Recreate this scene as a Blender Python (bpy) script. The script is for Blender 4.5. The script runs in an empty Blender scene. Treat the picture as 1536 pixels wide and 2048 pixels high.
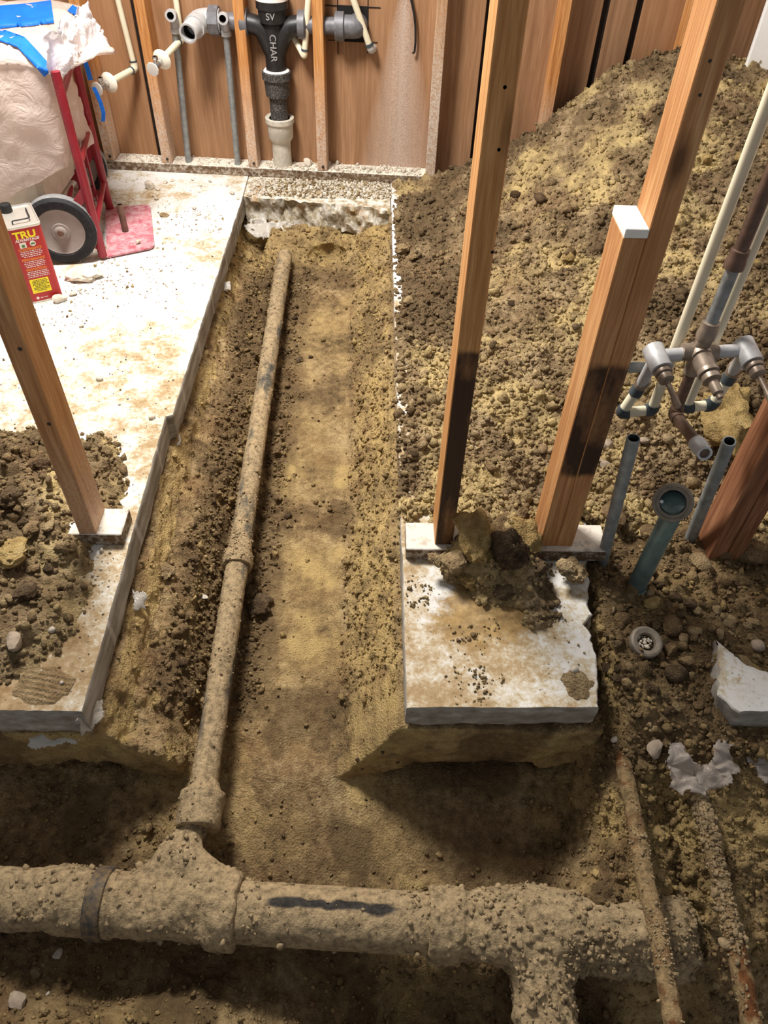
import bpy, bmesh, math, random
import numpy as np
from mathutils import Vector, Matrix

rng = np.random.default_rng(7)
random.seed(7)
SC = bpy.context.scene
COL = SC.collection

# ------------------------------------------------------------------ camera
F, H = 1500.0, 1.42
def _px(x, y): return np.array([x - 768.0, y - 1024.0, F])
_n = _px(710, 2450); _n /= np.linalg.norm(_n)
_hy = 1024 - ((748 - 768) * _n[0] + F * _n[2]) / _n[1]
_fy = _px(748, _hy); _fy /= np.linalg.norm(_fy)
_up = -_n
CM = np.stack([np.cross(_fy, _up), _fy, _up])
C0 = np.array([0, 0, H])
cam_d = bpy.data.cameras.new('camera'); cam = bpy.data.objects.new('camera', cam_d); COL.objects.link(cam)
cam_d.sensor_fit = 'AUTO'; cam_d.sensor_width = 36.0; cam_d.lens = F / 2048 * 36.0; cam_d.clip_start = 0.02
r_, d_, f_ = CM[:, 0], CM[:, 1], CM[:, 2]
cam.matrix_world = Matrix(((r_[0], -d_[0], -f_[0], 0), (r_[1], -d_[1], -f_[1], 0), (r_[2], -d_[2], -f_[2], H), (0, 0, 0, 1)))
SC.camera = cam
# ------------------------------------------------------------------ world, lamps, exposure
w = bpy.data.worlds.new('world'); SC.world = w; w.use_nodes = True
w.node_tree.nodes['Background'].inputs[0].default_value = (0.93, 0.95, 1.0, 1)
w.node_tree.nodes['Background'].inputs[1].default_value = 0.19
def area(name, loc, target, size, power, color):
    l = bpy.data.lights.new(name, 'AREA'); l.shape = 'RECTANGLE'; l.size = size[0]; l.size_y = size[1]
    l.energy = power; l.color = color
    o = bpy.data.objects.new(name, l); COL.objects.link(o); o.location = loc
    o.rotation_euler = (Vector(target) - Vector(loc)).to_track_quat('-Z', 'Y').to_euler()
    return o
area('ceiling_work_light', (-0.75, 2.35, 2.3), (-0.1, 1.8, 0), (0.7, 0.45), 93, (1.0, 0.955, 0.895))
SC.view_settings.view_transform = 'Standard'; SC.view_settings.look = 'None'
SC.view_settings.gamma = 1; SC.view_settings.use_curve_mapping = False
SC.view_settings.exposure = 0.42

# ------------------------------------------------------------------ pixel rays -> points in the place
def ray(x, y):
    d = CM @ _px(x, y); return d / np.linalg.norm(d)
def atz(x, y, z=0.0):
    d = ray(x, y); return C0 + d * ((z - H) / d[2])
def aty(x, y, yy):
    d = ray(x, y); return C0 + d * (yy / d[1])
WALL_S = -0.06                                   # back wall runs slightly askew
def wy(x, off=0.0): return 3.42 + WALL_S * (x + 0.5) + off
def atw(x, y, off=0.0):
    d = ray(x, y); b = 3.42 + off + WALL_S * 0.5
    return C0 + d * (b / (d[1] - WALL_S * d[0]))
def project(P):
    v = (P - C0) @ CM
    return np.stack([768 + F * v[:, 0] / v[:, 2], 1024 + F * v[:, 1] / v[:, 2], v[:, 2]], 1)

# ------------------------------------------------------------------ noise
def _h(ix, iy, iz, s):
    n = (ix.astype(np.int64) * 374761393 + iy.astype(np.int64) * 668265263 + iz.astype(np.int64) * 1440662683 + s * 974634777) & 0xffffffff
    n = ((n ^ (n >> 13)) * 1274126177) & 0xffffffff
    n = ((n ^ (n >> 15)) * 2246822519) & 0xffffffff
    return ((n ^ (n >> 16)) & 0xffffff).astype(np.float32) / np.float32(0xffffff)
def vn(P, scale, seed=0):
    Q = np.asarray(P, dtype=np.float64) / scale; I = np.floor(Q).astype(np.int64); f = (Q - I).astype(np.float32)
    f = f * f * f * (f * (f * 6 - 15) + 10)
    out = 0
    for a in (0, 1):
        for b in (0, 1):
            for c in (0, 1):
                wgt = (f[:, 0] if a else 1 - f[:, 0]) * (f[:, 1] if b else 1 - f[:, 1]) * (f[:, 2] if c else 1 - f[:, 2])
                out = out + wgt * _h(I[:, 0] + a, I[:, 1] + b, I[:, 2] + c, seed)
    return out * 2 - 1
def fbm(P, scale, octv=3, seed=0):
    o = 0; a = 1.0; t = 0
    for i in range(octv):
        o = o + a * vn(P, scale / 2 ** i, seed + i * 17); t += a; a *= 0.5
    return o / t
def domes(P, cell, seed=0, rmin=0.2, dens=1.0):
    """lumpy field of round clods, 0..0.5 in units of cell"""
    Q = np.asarray(P, dtype=np.float64) / cell; I = np.floor(Q - 0.5).astype(np.int64)
    out = np.zeros(len(Q), np.float32)
    for a in (0, 1):
        for b in (0, 1):
            for c in (0, 1):
                X = I[:, 0] + a; Y = I[:, 1] + b; Z = I[:, 2] + c
                dx = Q[:, 0] - X - _h(X, Y, Z, seed); dy = Q[:, 1] - Y - _h(X, Y, Z, seed + 1); dz = Q[:, 2] - Z - _h(X, Y, Z, seed + 2)
                r = rmin + (0.5 - rmin) * _h(X, Y, Z, seed + 3)
                if dens < 1: r = np.where(_h(X, Y, Z, seed + 4) < dens, r, 0)
                h = np.sqrt(np.maximum(0, r * r - dx * dx - dy * dy - dz * dz))
                out = np.maximum(out, h.astype(np.float32))
    return out
def sstep(a, b, x):
    t = np.clip((x - a) / (b - a), 0, 1); return t * t * (3 - 2 * t)

# ------------------------------------------------------------------ node material helpers
class NT:
    def __init__(s, name, rough=0.8, spec=0.3, metal=0.0):
        s.m = bpy.data.materials.new(name); s.m.use_nodes = True
        s.t = s.m.node_tree; s.b = s.t.nodes['Principled BSDF']
        s.b.inputs['Roughness'].default_value = rough; s.b.inputs['Metallic'].default_value = metal
        s.b.inputs['Specular IOR Level'].default_value = spec
        s.geo = s.t.nodes.new('ShaderNodeNewGeometry'); s.pos = s.geo.outputs['Position']
    def L(s, a, b): s.t.links.new(a, b)
    def n(s, ty): return s.t.nodes.new(ty)
    def map(s, sc=(1, 1, 1), rot=(0, 0, 0), loc=(0, 0, 0), src=None):
        m = s.n('ShaderNodeMapping'); m.inputs['Scale'].default_value = sc; m.inputs['Rotation'].default_value = rot; m.inputs['Location'].default_value = loc
        s.L(src or s.pos, m.inputs['Vector']); return m.outputs[0]
    def noise(s, scale, detail=4, rough=0.55, vec=None, dist=0.0):
        k = s.n('ShaderNodeTexNoise'); k.inputs['Scale'].default_value = scale; k.inputs['Detail'].default_value = detail
        k.inputs['Roughness'].default_value = rough; k.inputs['Distortion'].default_value = dist
        s.L(vec or s.pos, k.inputs['Vector']); return k.outputs['Fac']
    def vor(s, scale, vec=None, feature='F1'):
        k = s.n('ShaderNodeTexVoronoi'); k.feature = feature; k.inputs['Scale'].default_value = scale
        s.L(vec or s.pos, k.inputs['Vector']); return k.outputs['Distance']
    def ramp(s, fac, stops):
        k = s.n('ShaderNodeValToRGB'); e = k.color_ramp.elements
        while len(e) < len(stops): e.new(0.5)
        for i, (p, c) in enumerate(stops):
            e[i].position = p; e[i].color = (c, c, c, 1) if isinstance(c, (int, float)) else (*c, 1)
        s.L(fac, k.inputs[0]); return k.outputs[0]
    def mix(s, fac, a, b, mode='MIX'):
        k = s.n('ShaderNodeMix'); k.data_type = 'RGBA'; k.blend_type = mode
        for i, v in ((0, fac), (6, a), (7, b)):
            if hasattr(v, 'is_linked'): s.L(v, k.inputs[i])
            elif isinstance(v, (int, float)): k.inputs[i].default_value = v if i == 0 else (v, v, v, 1)
            else: k.inputs[i].default_value = (*v, 1)
        return k.outputs[2]
    def math(s, op, a, b=None, clamp=False):
        k = s.n('ShaderNodeMath'); k.operation = op; k.use_clamp = clamp
        for i, v in enumerate((a, b)):
            if v is None: continue
            if hasattr(v, 'is_linked'): s.L(v, k.inputs[i])
            else: k.inputs[i].default_value = v
        return k.outputs[0]
    def attr(s, name):
        k = s.n('ShaderNodeAttribute'); k.attribute_name = name; return k.outputs['Fac']
    def sep(s, v=None):
        k = s.n('ShaderNodeSeparateXYZ'); s.L(v or s.pos, k.inputs[0]); return k.outputs
    def rnd(s):
        return s.n('ShaderNodeObjectInfo').outputs['Random']
    def color(s, c):
        if hasattr(c, 'is_linked'): s.L(c, s.b.inputs['Base Color'])
        else: s.b.inputs['Base Color'].default_value = (*c, 1)
    def rough(s, r): s.L(r, s.b.inputs['Roughness'])
    def bump(s, h, strength=0.5, dist=0.01):
        k = s.n('ShaderNodeBump'); k.inputs['Strength'].default_value = strength; k.inputs['Distance'].default_value = dist
        s.L(h, k.inputs['Height']); s.L(k.outputs[0], s.b.inputs['Normal'])

def srgb(r, g, b):
    f = lambda c: (c / 255 / 12.92) if c / 255 <= 0.04045 else ((c / 255 + 0.055) / 1.055) ** 2.4
    return (f(r), f(g), f(b))

def soil_mat(name, dark, mid, light, yellow, speck=True):
    k = NT(name, 0.95, 0.12)
    a = k.noise(7, 5, 0.62); b = k.noise(55, 4, 0.6)
    c = k.ramp(k.math('ADD', k.math('MULTIPLY', a, 0.55), k.math('MULTIPLY', b, 0.45)), [(0.36, dark), (0.5, mid), (0.64, light)])
    c = k.mix(k.ramp(k.noise(5.5, 4, 0.6, k.map(loc=(3, 1, 7))), [(0.50, 0), (0.64, 0.6)]), c, k.mix(b, tuple(x * y for x, y in zip(mid, (0.5, 0.42, 0.38))), tuple(x * y for x, y in zip(mid, (1.15, 0.98, 0.92)))))
    ym = k.math('MULTIPLY', k.attr('yel'), k.ramp(k.noise(14, 4), [(0.34, 0.25), (0.6, 1)]), True)
    c = k.mix(ym, c, k.mix(b, yellow, tuple(x * 1.35 for x in yellow)))
    gr = k.noise(270, 3, 0.75)
    c = k.mix(k.ramp(gr, [(0.30, 0.75), (0.44, 0)]), c, tuple(x * 0.8 for x in dark)); c = k.mix(k.ramp(gr, [(0.58, 0), (0.72, 0.75)]), c, tuple(min(1, x * 1.35) for x in light))
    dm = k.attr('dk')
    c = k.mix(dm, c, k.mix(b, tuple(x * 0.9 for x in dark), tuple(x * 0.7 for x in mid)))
    if speck:
        sp = k.ramp(k.vor(120), [(0.10, 1), (0.16, 0)])
        sp2 = k.math('MULTIPLY', sp, k.ramp(k.noise(40, 2), [(0.55, 0), (0.62, 1)]))
        c = k.mix(k.math('MULTIPLY', sp2, 0.7), c, srgb(205, 190, 155))
    k.color(c)
    k.bump(k.math('ADD', k.noise(150, 5, 0.7), k.math('MULTIPLY', k.vor(210), 0.6)), 0.9, 0.006)
    return k.m

def concrete_top():
    k = NT('dusty_concrete', 0.9, 0.2)
    big = k.noise(2.6, 5, 0.62, dist=0.4); fine = k.noise(38, 5, 0.65); sm = k.noise(13, 6, 0.7)
    x, y, z = k.sep()
    far = k.ramp(k.math('SUBTRACT', k.math('MULTIPLY', y, 0.35), k.math('MULTIPLY', x, 0.22)), [(0.55, 0), (1.0, 1)])
    f = k.math('ADD', k.math('ADD', k.math('MULTIPLY', big, 0.42), k.math('MULTIPLY', sm, 0.36)), k.math('MULTIPLY', k.noise(70, 4, 0.75), 0.22))
    f = k.math('ADD', f, k.ramp(x, [(0.06, 0), (0.09, 0.028), (0.70, 0.028), (0.74, 0.09)]))
    f = k.math('ADD', f, k.math('MULTIPLY', far, 0.085))
    c = k.ramp(f, [(0.42, srgb(138, 112, 78)), (0.495, srgb(170, 147, 113)), (0.54, srgb(196, 184, 162)), (0.58, srgb(214, 211, 205)), (0.72, srgb(228, 227, 225))])
    c = k.mix(k.ramp(fine, [(0.60, 0), (0.72, 0.55)]), c, srgb(170, 150, 115))
    sp = k.math('MULTIPLY', k.ramp(k.vor(75), [(0.10, 1), (0.2, 0)]), k.ramp(k.noise(9, 3), [(0.45, 0), (0.6, 0.8)]))
    c = k.mix(sp, c, srgb(80, 66, 48))
    cd = k.n('ShaderNodeVectorMath'); cd.operation = 'DISTANCE'; k.L(k.map((1, 1.25, 0), (0, 0, 0)), cd.inputs[0]); cd.inputs[1].default_value = (0.30, 1.30, 0)
    sd = k.math('SUBTRACT', cd.outputs['Value'], k.math('MULTIPLY', k.math('SUBTRACT', k.noise(9, 5, 0.7), 0.5), 0.32))
    c = k.mix(k.ramp(sd, [(0.11, 0.92), (0.15, 0.0)]), c, k.ramp(fine, [(0.35, srgb(122, 96, 58)), (0.65, srgb(176, 146, 96))]))
    # sawn and broken sides are bare grey
    nz = k.sep(k.geo.outputs['Normal'])[2]
    side = k.ramp(nz, [(0.55, 1), (0.8, 0)])
    arc = k.noise(22, 3, 0.5, k.map((1, 0.35, 1.8)))
    g = k.ramp(arc, [(0.35, srgb(132, 124, 112)), (0.55, srgb(160, 153, 142)), (0.7, srgb(182, 176, 166))])
    wv = k.n('ShaderNodeTexWave'); wv.wave_type = 'RINGS'; wv.rings_direction = 'X'; wv.inputs['Scale'].default_value = 1.1; wv.inputs['Distortion'].default_value = 2.0
    k.L(k.pos, wv.inputs['Vector'])
    g = k.mix(k.ramp(wv.outputs['Fac'], [(0.985, 0), (0.998, 0.35)]), g, srgb(225, 222, 216))
    g = k.mix(k.ramp(k.noise(90, 3), [(0.62, 0), (0.7, 0.5)]), g, srgb(120, 106, 82))
    k.color(k.mix(side, c, g))
    k.bump(k.math('ADD', sm, k.math('MULTIPLY', k.noise(120, 4, 0.7), 0.6)), 0.35, 0.004)
    return k.m
def concrete_raw():
    k = NT('broken_concrete', 0.92, 0.2)
    c = k.ramp(k.noise(30, 6, 0.7), [(0.33, srgb(120, 104, 78)), (0.46, srgb(178, 166, 142)), (0.56, srgb(214, 208, 196)), (0.7, srgb(236, 233, 226))])
    c = k.mix(k.ramp(k.noise(11, 4), [(0.56, 0), (0.68, 0.65)]), c, srgb(160, 118, 58))
    k.color(c); k.bump(k.noise(75, 5, 0.7), 0.6, 0.006); return k.m

def wood_mat(name, c0, c1, c2, axis='Z', dust=0.0, stain=None, dust_z=(0.15, 0.45)):
    k = NT(name, 0.62, 0.3)
    oi = k.n('ShaderNodeObjectInfo')
    ofs = k.n('ShaderNodeVectorMath'); ofs.operation = 'ADD'
    sc = k.n('ShaderNodeVectorMath'); sc.operation = 'SCALE'; sc.inputs['Scale'].default_value = 17.0
    cb = k.n('ShaderNodeCombineXYZ')
    for i in range(3): k.L(oi.outputs['Random'], cb.inputs[i])
    k.L(cb.outputs[0], sc.inputs[0]); k.L(k.pos, ofs.inputs[0]); k.L(sc.outputs[0], ofs.inputs[1])
    s = {'Z': (1, 1, 0.045), 'X': (0.045, 1, 1)}[axis]
    v = k.map(s, src=ofs.outputs[0])
    g = k.noise(60, 5, 0.6, v, 1.2); g2 = k.noise(260, 3, 0.5, v)
    c = k.ramp(g, [(0.32, c0), (0.5, c1), (0.68, c2)])
    c = k.mix(k.ramp(g2, [(0.4, 0.35), (0.6, 0)]), c, tuple(x * 0.72 for x in c0))
    kn = k.vor(5.5, k.map({'Z': (1.6, 1.6, 0.55), 'X': (0.55, 1.6, 1.6)}[axis], src=ofs.outputs[0]))
    c = k.mix(k.ramp(kn, [(0.05, 0.9), (0.10, 0.45), (0.17, 0)]), c, tuple(x * 0.33 for x in c0))
    x, y, z = k.sep()
    if stain:
        zz = k.math('ADD', z, k.math('MULTIPLY', k.noise(9, 4), 0.05))
        st = k.ramp(zz, [(stain[0], 0), (stain[0] + 0.015, 1), (stain[1] - 0.015, 1), (stain[1], 0)])
        st = k.math('MULTIPLY', st, k.ramp(k.noise(9, 4, 0.6, k.map((1.6, 1.6, 0.7))), [(0.3, 0.55), (0.5, 0.95)]))
        if len(stain) > 2:
            nx = k.sep(k.geo.outputs['Normal'])[0]
            st = k.math('MULTIPLY', st, k.ramp(nx, [(0.0, 1), (0.001, 1)]) if stain[2] == 0 else k.math('GREATER_THAN', nx, -0.5))
        c = k.mix(st, c, srgb(44, 28, 20))
    if dust and axis == 'X':
        dn = k.ramp(k.sep(k.geo.outputs['Normal'])[2], [(0.5, 0), (0.8, 1)])
        dn = k.math('MULTIPLY', dn, k.ramp(k.noise(30, 4, 0.7), [(0.3, 0.5), (0.5, 1)]))
        c = k.mix(k.math('ADD', dn, k.math('MULTIPLY', k.ramp(k.noise(60, 5, 0.7), [(0.48, 0), (0.6, 0.8)]), 0.6), True), c, srgb(222, 214, 200))
    elif dust:
        dz = k.ramp(k.math('ADD', z, k.math('MULTIPLY', k.noise(7, 4), 0.1)), [(dust_z[0], 1), (dust_z[1], 0)])
        fl = k.ramp(k.noise(140, 4, 0.7), [(0.38, 0.15), (0.58, 1)])
        c = k.mix(k.math('MULTIPLY', k.math('MULTIPLY', dz, fl), dust), c, srgb(205, 192, 178))
    k.color(c); k.bump(g2, 0.12, 0.002)
    return k.m
def panel_mat():
    k = NT('brown_panel', 0.6, 0.3)
    x, y, z = k.sep()
    oi = k.rnd()
    g = k.noise(18, 5, 0.6, k.map((1, 1, 0.06)), 1.6); g2 = k.noise(150, 3, 0.6, k.map((1, 1, 0.05)))
    c = k.ramp(g, [(0.3, srgb(132, 98, 70)), (0.5, srgb(154, 117, 86)), (0.7, srgb(172, 134, 102))])
    c = k.mix(k.ramp(g2, [(0.35, 0.4), (0.6, 0)]), c, srgb(112, 78, 52))
    c = k.mix(k.math('MULTIPLY', oi, 0.25), c, srgb(196, 140, 92))
    # pale overspray fanning down the bay beside the drain elbow
    cx = k.math('ABSOLUTE', k.math('SUBTRACT', x, 0.135))
    wdt = k.math('ADD', k.math('MULTIPLY', k.math('SUBTRACT', 0.72, z), 0.24), 0.02)
    fan = k.math('SUBTRACT', 1.0, k.math('DIVIDE', cx, wdt), True)
    fan = k.math('MULTIPLY', fan, k.ramp(z, [(0.66, 1), (0.72, 0)]))
    fan = k.math('POWER', fan, 0.8)
    sp = k.ramp(k.noise(300, 3, 0.7), [(0.32, 0.1), (0.6, 1)])
    c = k.mix(k.math('MULTIPLY', k.math('MULTIPLY', fan, sp), 0.85, True), c, srgb(208, 192, 180))
    k.color(c); k.bump(g2, 0.15, 0.002); return k.m

def simple(name, col, rough=0.5, metal=0.0, spec=0.4, var=0.25, scale=40, dust=0.0, dustc=(0.55, 0.52, 0.48), bump=0.0):
    k = NT(name, rough, spec, metal)
    c = k.ramp(k.noise(scale, 4, 0.6), [(0.3, tuple(x * (1 - var) for x in col)), (0.7, tuple(min(1, x * (1 + var)) for x in col))])
    if dust:
        c = k.mix(k.ramp(k.noise(scale * 2.3, 5, 0.7), [(0.62 - 0.25 * dust, 0), (0.72, min(1, dust * 1.2))]), c, dustc)
    k.color(c)
    if bump: k.bump(k.noise(scale * 3, 4), bump, 0.004)
    return k.m
def dirt_pipe(name, bare, dirt, lo=0.40, hi=0.5, vec=(1, 1, 1), scale=9):
    k = NT(name, 0.9, 0.2)
    m = k.ramp(k.noise(scale, 4, 0.6, k.map(vec)), [(lo, 0), (hi, 1)])
    m = k.math('ADD', m, k.attr('crust'), True)
    d = k.ramp(k.noise(60, 6, 0.75), [(0.34, tuple(x * 0.42 for x in dirt)), (0.5, dirt), (0.66, tuple(x * 1.4 for x in dirt))])
    b = k.ramp(k.noise(60, 4), [(0.3, tuple(x * 0.6 for x in bare)), (0.7, tuple(x * 1.6 for x in bare))])
    k.color(k.mix(m, b, d)); k.bump(k.math('ADD', k.noise(170, 5, 0.7), k.noise(60, 4, 0.7)), 0.85, 0.006); return k.m
def sheet_mat(name, col, transp=0.12, trl=0.45, rough=0.3):
    k = NT(name, rough, 0.5); k.color(col)
    tl = k.n('ShaderNodeBsdfTranslucent'); tl.inputs[0].default_value = (*col, 1)
    tp = k.n('ShaderNodeBsdfTransparent')
    m1 = k.n('ShaderNodeMixShader'); m1.inputs[0].default_value = trl
    m2 = k.n('ShaderNodeMixShader'); m2.inputs[0].default_value = transp
    out = k.t.nodes['Material Output']
    k.L(k.b.outputs[0], m1.inputs[1]); k.L(tl.outputs[0], m1.inputs[2])
    k.L(m1.outputs[0], m2.inputs[1]); k.L(tp.outputs[0], m2.inputs[2]); k.L(m2.outputs[0], out.inputs[0])
    k.bump(k.noise(14, 5, 0.6, None, 1.5), 0.5, 0.02)
    return k.m

SOIL = dict(dark=srgb(76, 60, 44), mid=srgb(139, 115, 81), light=srgb(184, 160, 119), yellow=srgb(177, 152, 101))
M = {
 'soil': soil_mat('brown_soil', **SOIL),
 'mound': soil_mat('mound_soil', srgb(80, 63, 46), srgb(140, 118, 87), srgb(184, 162, 127), srgb(188, 166, 116)),
 'clod_brown': soil_mat('clod_brown', srgb(80, 63, 45), srgb(126, 104, 75), srgb(162, 139, 104), srgb(165, 140, 90)),
 'clod_tan': soil_mat('clod_tan', srgb(108, 90, 66), srgb(150, 128, 94), srgb(184, 162, 126), srgb(165, 140, 90)),
 'clod_dark': soil_mat('clod_dark', srgb(54, 42, 31), srgb(86, 70, 52), srgb(124, 105, 80), srgb(165, 140, 90)),
 'clod_yellow': soil_mat('clod_yellow', srgb(120, 98, 62), srgb(164, 139, 90), srgb(190, 167, 118), srgb(165, 140, 90)),
 'stone_grey': simple('grey_stone', srgb(160, 144, 126), 0.9, 0, 0.2, 0.22, 50, dust=0.4, dustc=srgb(130, 108, 80), bump=0.5),
 'stone': simple('pale_stone', srgb(196, 186, 170), 0.85, 0, 0.2, 0.2, 50, dust=0.4, dustc=srgb(150, 128, 92), bump=0.5),
 'concrete': concrete_top(), 'broken': concrete_raw(),
 'pine': wood_mat('pine', srgb(178, 122, 70), srgb(206, 152, 96), srgb(222, 172, 116)),
 'pine_left': wood_mat('pine_left', srgb(168, 114, 68), srgb(196, 144, 94), srgb(212, 164, 112), dust=0.5, dust_z=(0.12, 0.42)),
 'pine_stained': wood_mat('pine_stained', srgb(176, 120, 66), srgb(204, 148, 90), srgb(220, 168, 110), stain=(-0.2, 0.63, 1)),
 'pine_red': wood_mat('pine_red', srgb(166, 112, 68), srgb(192, 138, 88), srgb(212, 164, 112), stain=(0.30, 0.60, 1)),
 'fir_red': wood_mat('fir_red', srgb(112, 70, 48), srgb(146, 98, 68), srgb(172, 124, 90)),
 'back_stud': wood_mat('back_stud', srgb(168, 108, 58), srgb(196, 138, 82), srgb(212, 160, 104), dust=0.85, dust_z=(0.22, 0.5)),
 'back_stud_grey': wood_mat('back_stud_grey', srgb(150, 108, 72), srgb(176, 134, 96), srgb(196, 158, 120), dust=0.95, dust_z=(0.42, 0.8)),
 'plate': wood_mat('plate', srgb(84, 64, 46), srgb(116, 92, 68), srgb(142, 118, 92), 'X', dust=0.7, dust_z=(0.3, 0.6)),
 'panel': panel_mat(),
 'tar': simple('tar_paper', srgb(40, 30, 24), 0.9),
 'plaster': simple('white_plaster', srgb(244, 242, 238), 0.9, 0, 0.2, 0.03, 20, bump=0.2),
 'main_pipe': dirt_pipe('dirty_cast_iron', srgb(62, 58, 54), srgb(168, 146, 112), 0.30, 0.40, (0.5, 2.5, 2.5), 8),
 'branch_pipe': dirt_pipe('dirty_pipe', srgb(88, 84, 76), srgb(168, 146, 112), 0.34, 0.46, (2.2, 0.55, 2.2), 9),
 'crusted': dirt_pipe('soil_crust', srgb(80, 66, 46), srgb(168, 146, 112), 0.1, 0.2),
 'band': simple('bare_iron', srgb(70, 66, 62), 0.7, 0.2, 0.4, 0.3, 30, dust=0.9, dustc=srgb(140, 115, 78)),
 'rust': dirt_pipe('rusted_steel', srgb(104, 66, 38), srgb(150, 126, 90), 0.42, 0.54, (1, 1, 1), 28),
 'galv': simple('galvanized_steel', srgb(138, 142, 142), 0.5, 0.35, 0.5, 0.25, 45, dust=0.45, dustc=srgb(176, 170, 160)),
 'galv_dark': simple('old_galvanized', srgb(146, 152, 152), 0.55, 0.3, 0.5, 0.3, 40, dust=0.3, dustc=srgb(150, 140, 122)),
 'brass_grey': simple('dull_brass', srgb(150, 134, 118), 0.42, 0.45, 0.5, 0.25, 40, dust=0.3, dustc=srgb(190, 178, 160)),
 'brown_metal': simple('brown_pipe', srgb(112, 88, 74), 0.5, 0.4, 0.5, 0.3, 40),
 'chalk_metal': simple('chalky_fitting', srgb(190, 190, 190), 0.5, 0.2, 0.5, 0.15, 30, dust=0.3, dustc=srgb(140, 130, 118)),
 'black_iron': simple('black_iron', srgb(34, 33, 34), 0.42, 0.1, 0.5, 0.3, 60, dust=0.12, dustc=srgb(150, 146, 140)),
 'dusty_iron': simple('dusty_black_iron', srgb(52, 50, 50), 0.6, 0.1, 0.4, 0.3, 70, dust=0.55, dustc=srgb(165, 158, 148)),
 'grey_iron': simple('grey_iron', srgb(104, 104, 108), 0.5, 0.2, 0.5, 0.2, 40, dust=0.35, dustc=srgb(165, 160, 156)),
 'white_pipe': simple('dusty_white_pipe', srgb(196, 188, 174), 0.8, 0, 0.3, 0.15, 40, dust=0.35, dustc=srgb(120, 104, 84), bump=0.2),
 'cpvc': simple('cream_plastic', srgb(228, 220, 192), 0.4, 0, 0.45, 0.06, 20),
 'cpvc_white': simple('white_plastic', srgb(236, 230, 214), 0.4, 0, 0.45, 0.04, 20),
 'glue': simple('dark_glue', srgb(66, 74, 78), 0.5),
 'chrome': simple('chrome', srgb(200, 200, 200), 0.2, 0.9, 0.5, 0.1, 30),
 'knob': simple('clear_knob', srgb(222, 220, 214), 0.15, 0, 0.6, 0.05, 20),
 'copper': simple('green_copper', srgb(112, 134, 132), 0.4, 0.4, 0.5, 0.35, 22, dust=0.35, dustc=srgb(150, 158, 150)),
 'flange': simple('dull_flange', srgb(128, 118, 104), 0.6, 0.3, 0.4, 0.25, 40, dust=0.3, dustc=srgb(165, 150, 125)),
 'hole': simple('pipe_bore', srgb(22, 19, 17), 0.9),
 'red': simple('red_enamel', srgb(140, 26, 42), 0.38, 0, 0.5, 0.15, 20, dust=0.12, dustc=srgb(200, 150, 150)),
 'red_dusty': simple('dusty_red_enamel', srgb(176, 84, 98), 0.7, 0, 0.3, 0.15, 16, dust=1.0, dustc=srgb(214, 180, 182)),
 'rubber': simple('black_rubber', srgb(34, 34, 36), 0.7, 0, 0.3, 0.3, 50, dust=0.15, dustc=srgb(140, 136, 130)),
 'tread': simple('dusty_tread', srgb(128, 128, 128), 0.8, 0, 0.3, 0.2, 40, dust=0.4, dustc=srgb(190, 188, 184)),
 'wheel_grey': simple('grey_wheel', srgb(146, 136, 130), 0.6, 0, 0.3, 0.08, 30, dust=0.2, dustc=srgb(180, 172, 166)),
 'tin': simple('bare_tin', srgb(206, 200, 190), 0.35, 0.55, 0.5, 0.08, 20),
 'can_red': simple('red_print', srgb(176, 28, 30), 0.4, 0, 0.5, 0.06, 10),
 'yellow': simple('yellow_print', srgb(246, 226, 40), 0.5, 0, 0.4, 0.03, 10),
 'orange': simple('orange_print', srgb(226, 132, 52), 0.5, 0, 0.4, 0.03, 10),
 'white_print': simple('white_print', srgb(236, 226, 220), 0.5, 0, 0.4, 0.03, 10),
 'black_print': simple('black_print', srgb(30, 28, 26), 0.6),
 'green_print': simple('green_print', srgb(70, 120, 50), 0.6),
 'black_cap': simple('black_cap', srgb(28, 28, 28), 0.5),
 'tape': simple('blue_tape', srgb(20, 108, 214), 0.6, 0, 0.3, 0.1, 25, bump=0.25),
 'sheet': sheet_mat('plastic_sheet', srgb(232, 214, 204), 0.08, 0.35),
 'sheet_white': sheet_mat('white_plastic', srgb(240, 238, 240), 0.08, 0.35),
 'sheet_clear': sheet_mat('dusty_vapor_barrier', srgb(206, 194, 182), 0.42, 0.25, 0.15),
 'sheet_grey': sheet_mat('pale_vapor_barrier', srgb(214, 208, 198), 0.1, 0.3, 0.25),
 'white_paint': simple('white_paint', srgb(240, 236, 226), 0.7, 0, 0.3, 0.05, 30),
 'cable': simple('black_cable', srgb(26, 24, 24), 0.6),
 'rag': simple('dusty_rag', srgb(214, 204, 186), 0.9, 0, 0.2, 0.12, 20, bump=0.3),
 'letter': simple('raised_letter', srgb(150, 148, 146), 0.6),
 'nail': simple('steel_nail', srgb(70, 66, 62), 0.5, 0.6),
}

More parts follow.
